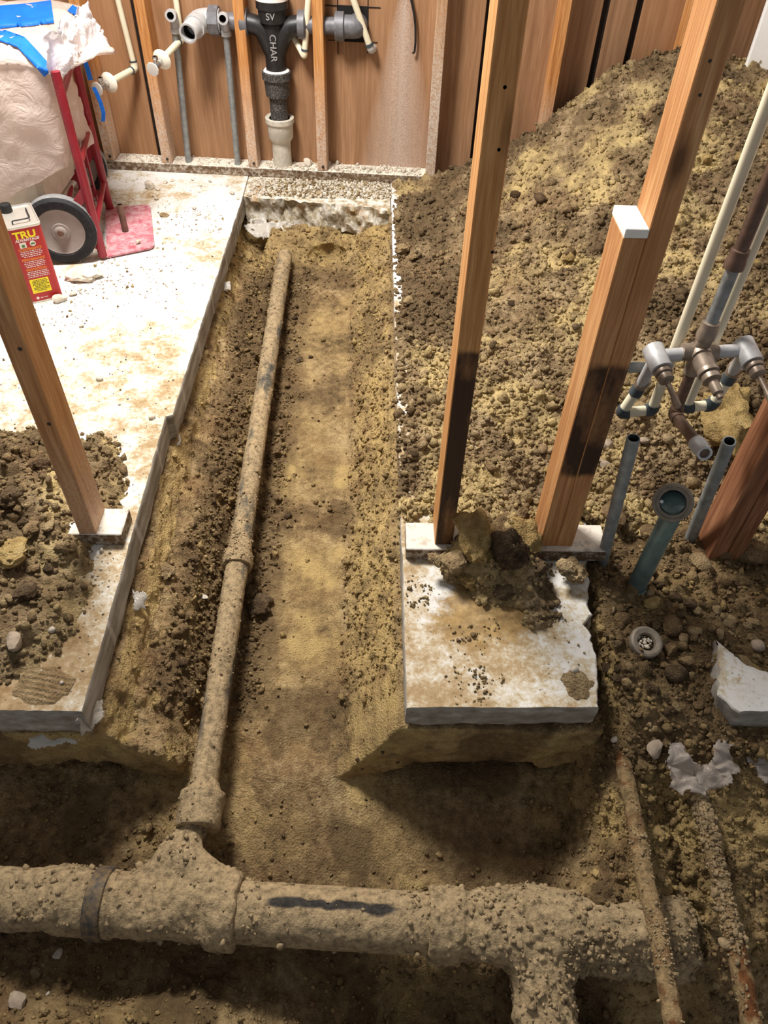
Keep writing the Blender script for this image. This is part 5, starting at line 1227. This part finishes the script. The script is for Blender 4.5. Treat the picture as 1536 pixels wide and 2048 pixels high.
text('TRU', 0.032, fp(0.44, 0.085), AX, 'yellow', can, sx=1.15, bold=0.0011)
text('ADVANTAGE', 0.0125, fp(0.47, 0.148), AX, 'white_print', can, shear=0.25, bold=0.0003)
flat('badge', 0.20, 0.40, 0.175, 0.245, 'white_print', can); flat('badge_mark', 0.26, 0.35, 0.20, 0.235, 'green_print', can, 0.0009)
MB().lathe(fp(0.60, 0.205, 0), nf, [(0, 0.0092), (0.0006, 0.0092)], 24).build('badge', 'white_print', can); flat('badge_mark', 0.54, 0.66, 0.195, 0.215, 'green_print', can, 0.001)
def lines(fy, ws, off):
    m = MB()
    for k, w_ in enumerate(ws):
        y = fy + 0.023 * k; x = 0.47 + off - w_ / 2; r_ = random.Random(int(fy * 1000) + k)
        while x < 0.47 + off + w_ / 2:
            l = r_.uniform(0.03, 0.09); l = min(l, 0.47 + off + w_ / 2 - x + 0.01); c = (fp(x, y) + fp(x + l, y + 0.0095)) / 2; m.box(c, (CW * l, CH * 0.0085, 0.0003), AX); x += l + 0.02
    m.build('small_print', 'white_print', can, False)
for fy, s_, o_ in ((0.268, 'CONVENIENCE', 0.0), (0.405, 'PERFORMANCE', 0.0), (0.54, 'PROTECTION', 0.0)):
    text(s_, 0.0105, fp(0.47 + o_, fy), AX, 'orange', can, bold=0.00035)
lines(0.290, (0.62, 0.66, 0.62, 0.5), 0); lines(0.428, (0.58, 0.64, 0.6, 0.56), 0); lines(0.565, (0.6, 0.66, 0.62, 0.66), 0)
yl = flat('warning_label', 0.13, 0.72, 0.672, 0.865, 'yellow', can)
m = MB()
for k in range(8):
    w_ = [0.4, 0.46, 0.42, 0.48, 0.34, 0.46, 0.44, 0.30][k]; y = 0.688 + 0.0205 * k; c = fp(0.425, y + 0.004, 0.0009); x = 0.425 - w_ / 2; r_ = random.Random(k)
    while x < 0.425 + w_ / 2:
        l = r_.uniform(0.03, 0.08); m.box((fp(x, y, 0.0009) + fp(x + l, y + 0.008, 0.0009)) / 2, (CW * l, CH * 0.0075, 0.0003), AX); x += l + 0.016
m.build('warning_print', 'black_print', yl, False)
MB().lathe(fp(0.22, 0.935, 0), nf, [(0, 0.0048), (0.0006, 0.0048)], 16).build('round_mark', 'white_print', can); lines(0.932, (0.22,), -0.05)

# ------------------------------------------------------------------ short pipe standing on the toe plate
a = atz(251, 462, 0.0125); t_ = aty(239, 409, a[1] + 0.006)
np_ = thing('pipe_nipple', a, 'short dark iron pipe standing upright on the dusty red toe plate', 'pipe'); d = (t_ - a) / np.linalg.norm(t_ - a)
m, i_ = MB(), MB(); m.tube([a, t_ - d * 0.004], 0.0125, 20, caps=False); open_end(m, i_, t_, d, 0.0125, 0.0028, 0.05); q_ = m.build('pipe', 'brown_metal', np_); i_.build('bore', 'hole', q_)
# crumpled rag beside the wheel
rg = atz(165, 556); V, Fc = ICO3; V = V.copy(); n3 = np.stack([fbm(V + 3, 0.8, 3, 501), fbm(V + 5, 0.8, 3, 502), fbm(V + 7, 0.8, 3, 503)], 1)
V = V * (1 + 0.45 * fbm(V, 0.55, 3, 504))[:, None] + n3 * 0.5; V = rg + V * np.array([0.058, 0.042, 0.02]) + np.array([0.0, 0, 0.012]); V[:, 2] = np.maximum(V[:, 2], 0.001)
o = link_mesh('rag', V, Fc, 'rag', None, True); o.data.set_sharp_from_angle(angle=math.radians(40)); tag(o, 'crumpled dusty cream rag on the slab in front of the wheel', 'rag')
def scrap(name, P, nu, nv, mat, label, seed, amp=0.012, hole=0.0, lift=0.006, cat='plastic scrap', edge=0.16, fan=False):
    P = [np.array(p, float) for p in P]; V = []; th = 0.0008
    for j in range(nv):
        for i in range(nu):
            a, b = i / (nu - 1), j / (nv - 1); V.append((P[0] * (1 - a) + P[1] * a) * (1 - b) + (P[3] * (1 - a) + P[2] * a) * b)
    V = np.array(V); V = V + (0.8 * amp * np.stack([fbm(V, 0.022, 2, seed + 3), fbm(V, 0.022, 2, seed + 4), fbm(V, 0.022, 2, seed + 5)], 1) if fan else 0) + amp * np.stack([fbm(V, 0.06, 3, seed), fbm(V, 0.06, 3, seed + 1), 1.3 * fbm(V, 0.06, 3, seed + 2)], 1) + np.array([0, 0, lift])
    Q = []
    for j in range(nv - 1):
        for i in range(nu - 1):
            a, b = (i + 0.5) / (nu - 1), (j + 0.5) / (nv - 1); e = min(a, 1 - a, b, 1 - b)
            if fan and ((a - 0.5) / 0.5) ** 2 + (b * 0.98) ** 2 > 1 + 0.25 * vn(np.array([[i * 0.3, j * 0.3, seed]]), 1.0, seed)[0]: continue
            if fan and ((a - 0.5) / 0.26) ** 2 + (b / 0.42) ** 2 < 1: continue
            if e > edge * (0.5 + 0.5 * vn(np.array([[i * 0.23, j * 0.23, seed]]), 1.0, seed)[0] + 0.35 * vn(np.array([[i * 0.7, j * 0.7, seed]]), 1.0, seed)[0]):
                Q.append((j * nu + i, j * nu + i + 1, (j + 1) * nu + i + 1, (j + 1) * nu + i))
    Q = np.array(Q); V, Q, _ = clean(V, Q)
    o = link_mesh(name, V, Q, mat, None, True); md = o.modifiers.new('thick', 'SOLIDIFY'); md.thickness = th
    tag(o, label, cat); return o
g = lambda x, y, z: atz(x, y, z)
scrap('plastic_scrap', (hit(1335, 1500), hit(1462, 1490), atz(1458, 1606, -0.125), atz(1308, 1590, -0.125)), 44, 34, 'sheet_clear', 'torn translucent vapor barrier hanging over the soil bank below the broken slab piece', 601, 0.022, lift=0.020, edge=0.06, fan=True)
scrap('plastic_scrap', (atz(1478, 1462, -0.082), atz(1590, 1462, -0.082), atz(1590, 1585, -0.12), atz(1502, 1560, -0.11)), 40, 30, 'sheet_clear', 'dull plastic film folded down under the broken slab piece at the right border', 621, 0.016, lift=0.010, edge=0.06, fan=True)
scrap('plastic_scrap', (aty(478, 428, 3.20), aty(596, 442, 3.19), aty(588, 476, 3.10), aty(486, 486, 3.10)), 44, 20, 'sheet_grey', 'torn white plastic flaps under the far broken slab edge', 641, 0.02, lift=0.0, edge=0.3)
scrap('plastic_scrap', (atz(35, 1446, -0.10), atz(172, 1446, -0.10), atz(160, 1488, -0.125), atz(50, 1500, -0.125)), 40, 18, 'sheet_grey', 'thin pale plastic strip peeling from under the near left slab edge', 661, 0.010, lift=0.0)
scrap('plastic_scrap', (aty(150, 1445, 0.752), atz(206, 1392, -0.075), atz(218, 1428, -0.085), aty(158, 1482, 0.742)), 24, 20, 'sheet_grey', 'white curled plastic tab at the near corner of the left slab', 681, 0.010, lift=0.0)
for n_, (x, y, r) in enumerate(((352, 884, 12), (278, 1205, 13), (452, 575, 9))):
    scrap('plastic_scrap', (atz(x - r, y - r * 1.6, -0.088), atz(x + r, y - r * 1.4, -0.088), atz(x + r, y + r, -0.12), atz(x - r, y + r * 1.4, -0.11)), 16, 16, 'sheet_grey', ('small white plastic tatter at the offset in the left saw cut', 'small white plastic tatter under the left slab beside the front stud', 'small white plastic tatter near the far end of the left saw cut')[n_], 700 + n_ * 9, 0.010, lift=0.0)

# ------------------------------------------------------------------ clods, lumps and stones, each a thing of its own
CL = [clod_mesh('clod%d' % k, 2, k, 1.0, 0.5, False, 0.9) for k in range(6)]; RK = [clod_mesh('stone%d' % k, 2, 20 + k, 1.0, 0.25, True, 0.3) for k in range(4)]; PB = [clod_mesh('pebble%d' % k, 2, 40 + k, 1.0, 0.25, False, 0.25) for k in range(3)]
BIGC = [clod_mesh('lump%d' % k, 4, 60 + k, 1.0, 0.55, False, 1.0) for k in range(5)]
for me in CL + RK + PB + BIGC: me.materials.append(M['clod_brown'])
def at_stone(x, y, rpx, kind, mat, label, cat='stone', name='stone', group=None, sq=(1, 1, 1), sink=0.2, hz=None):
    p = hit(x, y, 0.0) if hz is None else atz(x, y, hz); dist = (p - C0) @ CM[:, 2]; r = rpx * dist / F
    return place(random.choice(kind), name, p, r, mat, label, cat, group, sink, sq)
at_stone(300, 377, 12, RK, 'stone', 'largest pale concrete chunk on the slab beneath the bare bay left of the grey risers', 'stone', sq=(0.9, 1, 1.3))
at_stone(121, 602, 15, RK, 'stone', 'pale concrete chunk leaning at the foot of the red can', 'stone', sq=(1.1, 0.9, 0.9))
at_stone(34, 1288, 27, RK, 'stone_grey', 'pinkish grey angular stone at the near end of the small soil pile', 'stone', sq=(1, 0.9, 0.8))
at_stone(304, 836, 8, PB, 'stone', 'lone small stone on the slab near the offset in the saw cut', 'stone')
at_stone(108, 1258, 8, PB, 'stone', 'small pinkish pebble on the slab beside the soil pile', 'stone')
at_stone(1148, 1341, 10, PB, 'stone', 'white pebble on the short right slab above the ribbed clay print', 'stone')
at_stone(276, 486, 7, RK, 'stone', 'pale chip lying on the toe plate near its front corner', 'stone', hz=0.014)
at_stone(329, 432, 11, RK, 'clod_tan', 'tan crumb of mortar on the slab right of the toe plate', 'stone', sq=(1, 1, .5))
CHN = [0]
for x, y, r in sorted(((316, 379, 6), (331, 366, 6), (345, 362, 5), (313, 399, 6), (308, 393, 5), (420, 364, 5), (389, 418, 6), (397, 430, 5), (465, 388, 7), (476, 398, 5), (146, 590, 9), (160, 580, 6), (393, 440, 4), (270, 432, 4), (355, 470, 4), (205, 525, 5), (250, 522, 4), (236, 530, 5), (402, 372, 4), (455, 372, 4))):
    CHN[0] += 1; reg = 'near the wheel and rag' if x < 180 else 'before the toe plate' if x < 260 else 'below the back wall plate' if y < 376 else 'behind the toe plate' if x < 340 else 'right of the toe plate' if x < 380 else 'near the saw cut corner'
    at_stone(x, y, r, RK, 'stone', '%s pale chip on the left slab %s, %s from the left' % ('tiny' if r < 5 else 'small', reg, ('first', 'second', 'third', 'fourth', 'fifth', 'sixth', 'seventh', 'eighth', 'ninth', 'tenth', 'eleventh', 'twelfth', 'thirteenth', 'fourteenth', 'fifteenth', 'sixteenth', 'seventeenth', 'eighteenth', 'nineteenth', 'twentieth')[CHN[0] - 1]), 'stone', 'stone', 'concrete chips on the left slab', (1, 1, 0.7), 0.15, 0.0)
for x in (0.02, 0.1, 0.17, -0.24, -0.14, -0.30): 
    place(random.choice(RK), 'stone', wpt(x - 0.12, random.uniform(0.02, 0.075), 0.038), random.uniform(0.008, 0.014), 'stone', 'pale rubble lump on the bottom plate of the back wall', 'stone', 'rubble lumps on the back wall plate', 0.15)
place(RK[1], 'stone', wpt(-0.275, 0.062, 0.038), 0.026, 'stone', 'largest rubble chunk on the back wall plate just right of the black drain stack', 'stone', None, 0.1)
at_stone(66, 1052, 27, BIGC, 'clod_brown', 'rust tinted clod on the small soil pile left of the front stud foot', 'clod', 'soil_clod', sq=(1, .9, .6))
at_stone(98, 1052, 20, RK, 'clod_tan', 'flat grey clod between the rust tinted clod and the front stud', 'clod', 'soil_clod', sq=(.8, 1.1, .7))
at_stone(30, 1112, 42, BIGC, 'clod_yellow', 'biggest yellowish clod on the small soil pile', 'clod', 'soil_clod', sq=(1, 1, .7))
at_stone(48, 1185, 28, BIGC, 'clod_dark', 'dark brown clod below the biggest yellowish clod on the soil pile', 'clod', 'soil_clod', sq=(1, 1, .8))
at_stone(88, 935, 20, BIGC, 'clod_dark', 'dark clod high on the small soil pile beside the leaning stud', 'clod', 'soil_clod')
at_stone(18, 1000, 30, BIGC, 'clod_dark', 'large dark clod on the small soil pile at the left border', 'clod', 'soil_clod')
# clump on the short slab between the studs
CLP = ((958, 1112, 46, 'clod_yellow', (1.05, .9, 1.2), 'broad yellow clay lump on the short slab between the centre and doubled studs'), (1020, 1135, 44, 'clod_dark', (.75, .8, 1.25), 'dark grey wet clay lump right of the broad yellow lump'),
       (1052, 1098, 34, 'clod_yellow', (1, 1, 1), 'crumbly yellow lump under the foot of the doubled stud'), (1072, 1150, 30, 'clod_dark', (.8, .8, 1.2), 'dark crumbly lump at the right side of the clay clump'),
       (908, 1132, 24, 'clod_tan', (1, 1, .9), 'tan lump left of the broad yellow lump by the centre stud'), (940, 1165, 22, 'clod_yellow', (1, 1, .8), 'small yellow lump at the front of the clay clump'),
       (1000, 1190, 20, 'clod_dark', (1, 1, .8), 'small dark lump lowest at the front of the clay clump'), (1000, 1085, 40, 'clod_brown', (1.3, 1, .9), 'brown lump behind the broad yellow lump'), (868, 1120, 16, 'clod_tan', (1.2, 1, .8), 'tan crumb pile at the foot of the centre stud'),
       (1150, 1155, 26, 'clod_tan', (1, 1, .9), 'double tan lump on the back right corner of the short slab'), (1130, 1138, 18, 'clod_tan', (1, 1, .9), 'smaller tan lump touching the double tan lump'))
for x, y, r, m, sq, lab in CLP: at_stone(x, y, r * (1.3 if r > 25 else 1.15), BIGC, m, lab, 'clod', 'soil_clod', None, sq, 0.12, 0.05 if y < 1150 else 0.02)
at_stone(1445, 850, 95, BIGC, 'clod_yellow', 'very large sandy lump behind the spout pipe on the mound foot', 'clod', 'soil_clod', None, (1.0, 0.8, 0.75), 0.25)
at_stone(1275, 830, 26, BIGC, 'clod_tan', 'tan clod just left of the doubled cream loop beside the doubled stud', 'clod', 'soil_clod')
at_stone(800, 500, 26, BIGC, 'clod_tan', 'grey tan clod at the top of the right saw cut', 'clod', 'soil_clod', None, (.7, .9, .6))
for x, y, r, k, m, lab in ((1305, 1207, 24, CL, 'clod_yellow', 'yellow brown clod above the round drain'), (1340, 1255, 26, PB, 'clod_brown', 'smooth reddish brown clod right of the round drain'), (1386, 1262, 15, PB, 'clod_tan', 'round grey pebble like clod past the reddish clod'),
        (1456, 1243, 20, CL, 'clod_tan', 'upright tan clod above the broken slab piece'), (1511, 1292, 16, PB, 'stone_grey', 'round grey stone on the broken slab piece'), (1340, 1303, 22, RK, 'clod_brown', 'pinkish brown broken stone right of the round drain'),
        (1368, 1325, 20, RK, 'clod_brown', 'pinkish brown stone overlapping the broken one'), (1352, 1352, 28, PB, 'clod_dark', 'dark smooth clod below the pinkish stones'), (1490, 1330, 24, CL, 'clod_tan', 'tall tan clod standing on the broken slab piece'),
        (1510, 1345, 20, CL, 'clod_yellow', 'narrow yellowish clod against the tall tan one'), (1306, 1498, 24, RK, 'stone_grey', 'long grey stone on the bank above the torn vapor barrier'), (1432, 1503, 18, PB, 'clod_tan', 'round grey brown stone resting on the torn vapor barrier'),
        (1225, 1477, 9, PB, 'stone', 'small pale pebble at the right corner below the short slab'), (1228, 1292, 14, CL, 'clod_tan', 'pale lumpy clod left of the round drain'), (1240, 1240, 20, PB, 'clod_brown', 'brown smooth clod above left of the round drain'),
        (1290, 880, 14, CL, 'stone_grey', 'pale stone beside the top of the left grey stub pipe'), (1210, 890, 20, RK, 'stone_grey', 'angular grey stone right of the doubled stud'), (1205, 930, 18, RK, 'stone_grey', 'lower grey stone right of the doubled stud'), (1230, 1040, 34, RK, 'clod_brown', 'broken brown slab of clay behind the left grey stub pipe'),
        (1300, 1070, 30, RK, 'clod_brown', 'flat brown clay piece left of the greenish waste pipe'), (1400, 1130, 30, CL, 'clod_tan', 'tan clod right of the greenish waste pipe'), (1500, 1110, 40, RK, 'clod_brown', 'wide brown clay piece at the foot of the reddish far right stud'), (1450, 1110, 24, RK, 'clod_brown', 'small brown clay piece by the foot of the right grey stub pipe')):
    at_stone(x, y, r, k, m, lab, 'clod' if m.startswith('clod') else 'stone', 'soil_clod' if m.startswith('clod') else 'stone', None, (1, 0.9, 0.85), 0.22)
def scatter(n, poly, rlo, rhi, kinds, mats, where, hor, ver, group, seed, sink=0.2):
    """loose clods over an outlined patch of ground; the label tells size, tone and where in the patch each one lies"""
    g_ = random.Random(seed); xs_, ys_ = [p[0] for p in poly], [p[1] for p in poly]; k = 0
    def span(y):
        q = []
        for i in range(len(poly)):
            a, b = poly[i - 1], poly[i]
            if (a[1] > y) != (b[1] > y): q.append(a[0] + (b[0] - a[0]) * (y - a[1]) / (b[1] - a[1]))
        return min(q), max(q)
    while k < n:
        y = g_.uniform(min(ys_) + 1, max(ys_) - 1); x0, x1 = span(y)
        if g_.random() > (x1 - x0) / (max(xs_) - min(xs_)): continue
        x = g_.uniform(x0, x1); k += 1; r = rlo + (rhi - rlo) * g_.random() ** 2.2
        m_ = g_.choice(mats); tone = {'clod_brown': 'brown', 'clod_dark': 'dark', 'clod_tan': 'tan', 'clod_yellow': 'yellowish', 'stone': 'whitish'}[m_]
        u_ = (x - x0) / max(1, x1 - x0); v_ = (y - min(ys_)) / (max(ys_) - min(ys_)); q_ = (r - rlo) / (rhi - rlo)
        sz = 'tiny' if q_ < 0.05 else 'small' if q_ < 0.3 else 'middling' if q_ < 0.6 else 'large'
        lab = '%s %s clod %s, %s %s' % (sz, tone, where, ver[min(len(ver) - 1, int(v_ * len(ver)))], hor[min(len(hor) - 1, int(u_ * len(hor)))])
        at_stone(x, y, r, kinds, m_, lab.strip(), 'clod', 'soil_clod', group, (1, g_.uniform(.7, 1), g_.uniform(.65, 1)), sink)
FMN = ('far', 'middle', 'near')
scatter(78, [(1200, 1150), (1536, 1130), (1536, 1290), (1420, 1290), (1400, 1420), (1330, 1470), (1230, 1520), (1205, 1440)], 6, 17, CL + RK + PB, ['clod_brown', 'clod_dark', 'clod_dark', 'clod_tan', 'clod_tan'], 'in right rubble', ('by the short slab', 'just right of the slab', 'in the middle', 'right of the middle', 'near the right border', 'at the right border'), ('level with the pipe feet', 'above the round drain', 'level with the round drain', 'below the round drain', 'near the bank edge'), 'clods in the right rubble', 1)
scatter(26, [(800, 400), (930, 400), (890, 700), (870, 1050), (815, 1060), (790, 600)], 6, 16, CL, ['clod_brown', 'clod_tan', 'clod_tan', 'clod_dark'], 'on the mound foot', ('along the saw cut', 'by the centre stud'), ('at the far end', 'past halfway', 'before halfway', 'at the near end'), 'clods beside the right saw cut', 2)
scatter(44, [(960, 420), (1240, 300), (1180, 760), (1090, 1050), (930, 1060), (960, 760)], 6, 18, CL, ['clod_brown', 'clod_tan', 'clod_yellow', 'clod_brown', 'clod_dark'], 'on the mound', ('beside the centre stud', 'midway between the studs', 'beside the doubled stud'), ('high', 'above halfway', 'below halfway', 'low'), 'clods on the mound between the studs', 3)
scatter(28, [(1320, 250), (1536, 150), (1536, 520), (1400, 700), (1230, 700)], 6, 18, CL, ['clod_yellow', 'clod_tan', 'clod_yellow', 'clod_brown'], 'on the right shoulder of the mound', ('by the doubled stud', 'in the open', 'by the right border'), ('high', 'midway', 'low'), 'clods on the right shoulder of the mound', 4)
scatter(20, [(0, 870), (80, 880), (150, 1100), (60, 1260), (0, 1300)], 6, 18, CL + RK, ['clod_dark', 'clod_dark', 'clod_brown', 'clod_tan'], 'on the left soil pile', ('at the left border', 'by the front stud'), ('high', 'above halfway', 'below halfway', 'low'), 'clods on the left soil pile', 5)
scatter(12, [(370, 960), (465, 960), (430, 1280), (330, 1400), (350, 1150)], 4, 12, CL, ['clod_dark', 'clod_brown', 'clod_dark'], 'left of the trench pipe', ('by the wall', 'by the pipe'), FMN, 'clods left of the trench pipe', 6)
scatter(20, [(590, 590), (660, 700), (590, 760), (545, 960), (590, 1010), (525, 1240), (500, 1240), (560, 760)], 4, 13, CL, ['clod_dark', 'clod_brown', 'clod_dark'], 'right of the trench pipe', ('against the pipe', 'by the clay floor'), ('at the far end', 'past halfway', 'before halfway', 'near the hub'), 'clods right of the trench pipe', 7)
scatter(9, [(700, 1400), (800, 1480), (830, 1560), (760, 1620), (640, 1560)], 4, 13, CL + RK, ['clod_brown', 'clod_dark', 'clod_tan'], 'fallen from the right trench side', ('in the trench', 'by the short slab'), FMN, 'clods fallen from the right trench side', 8)
scatter(12, [(1240, 1600), (1420, 1620), (1536, 1640), (1536, 2000), (1400, 1980), (1330, 1800)], 5, 16, CL, ['clod_tan', 'clod_brown', 'clod_yellow'], 'on the bank by the rusty pipes', ('left', 'between', 'right'), FMN, 'clods around the rusty pipes', 9)
scatter(6, [(0, 1930), (150, 1900), (180, 2040), (0, 2048)], 5, 16, CL + RK, ['clod_tan', 'stone', 'clod_brown'], 'at the bottom left corner', ('left', 'right'), FMN, 'clods at the bottom left corner', 10)
at_stone(520, 1215, 30, BIGC, 'clod_dark', 'large dark clod pressed against the long drain pipe below its hub', 'clod', 'soil_clod', None, (.9, 1, .8))
at_stone(505, 1180, 18, BIGC, 'clod_dark', 'dark clod touching the long drain pipe just above the large one', 'clod', 'soil_clod')
at_stone(333, 1140, 26, BIGC, 'clod_tan', 'tan lump bulging from the left trench wall level with the pipe hub', 'clod', 'soil_clod', None, (.8, 1.2, .7), 0.3)
at_stone(408, 1192, 12, RK, 'stone', 'pale flat flake of stone left of the long drain pipe', 'stone', sq=(1, .8, .3))
at_stone(40, 2000, 26, RK, 'stone_grey', 'whitish crumbly stone in the bottom left corner', 'stone')
# boot and bucket prints pressed in clay
def clay_print(x, y, wpx, hpx, ang, label, seed, z=0.001):
    p = atz(x, y, z); s_ = (p - C0) @ CM[:, 2] / F; w_, h_ = wpx * s_, hpx * s_ * 1.12; n = 60; V = []
    for j in range(n):
        for i in range(n):
            a, b = (i / (n - 1) - .5) * 2, (j / (n - 1) - .5) * 2; rr_ = math.hypot(a, b); ridge = 0.5 + 0.5 * math.sin(b * 26 + 0.0 * a)
            ed = max(0.0, 1 - (rr_ * (1 + 0.3 * float(vn(np.array([[a * 2, b * 2, seed]]), 1.0, seed)[0]))) ** 4); V.append((a * w_ / 2, b * h_ / 2, -0.002 + (0.0045 + 0.0030 * ridge) * ed))
    V = np.array(V); V[:, 2] += 0.0022 * fbm(V + seed, 0.03, 3, seed); c, s2 = math.cos(ang), math.sin(ang); V = np.stack([V[:, 0] * c - V[:, 1] * s2, V[:, 0] * s2 + V[:, 1] * c, V[:, 2]], 1) + p
    I = np.arange(n * n).reshape(n, n); Q = np.stack([I[:-1, :-1], I[:-1, 1:], I[1:, 1:], I[1:, :-1]], -1).reshape(-1, 4); Q = Q[V[Q][:, :, 2].max(1) > 0.0002]; V, Q, _ = clean(V, Q)
    o = link_mesh('clay_print', V, Q, 'clod_tan' if seed != 9 else 'clod_brown', None, True); tag(o, label, 'clay print'); return o
clay_print(1153, 1366, 62, 66, -0.55, 'ribbed yellow clay print near the front right of the short slab', 3)
clay_print(88, 1372, 110, 84, -0.2, 'ribbed yellow clay print at the near edge of the left slab', 5)
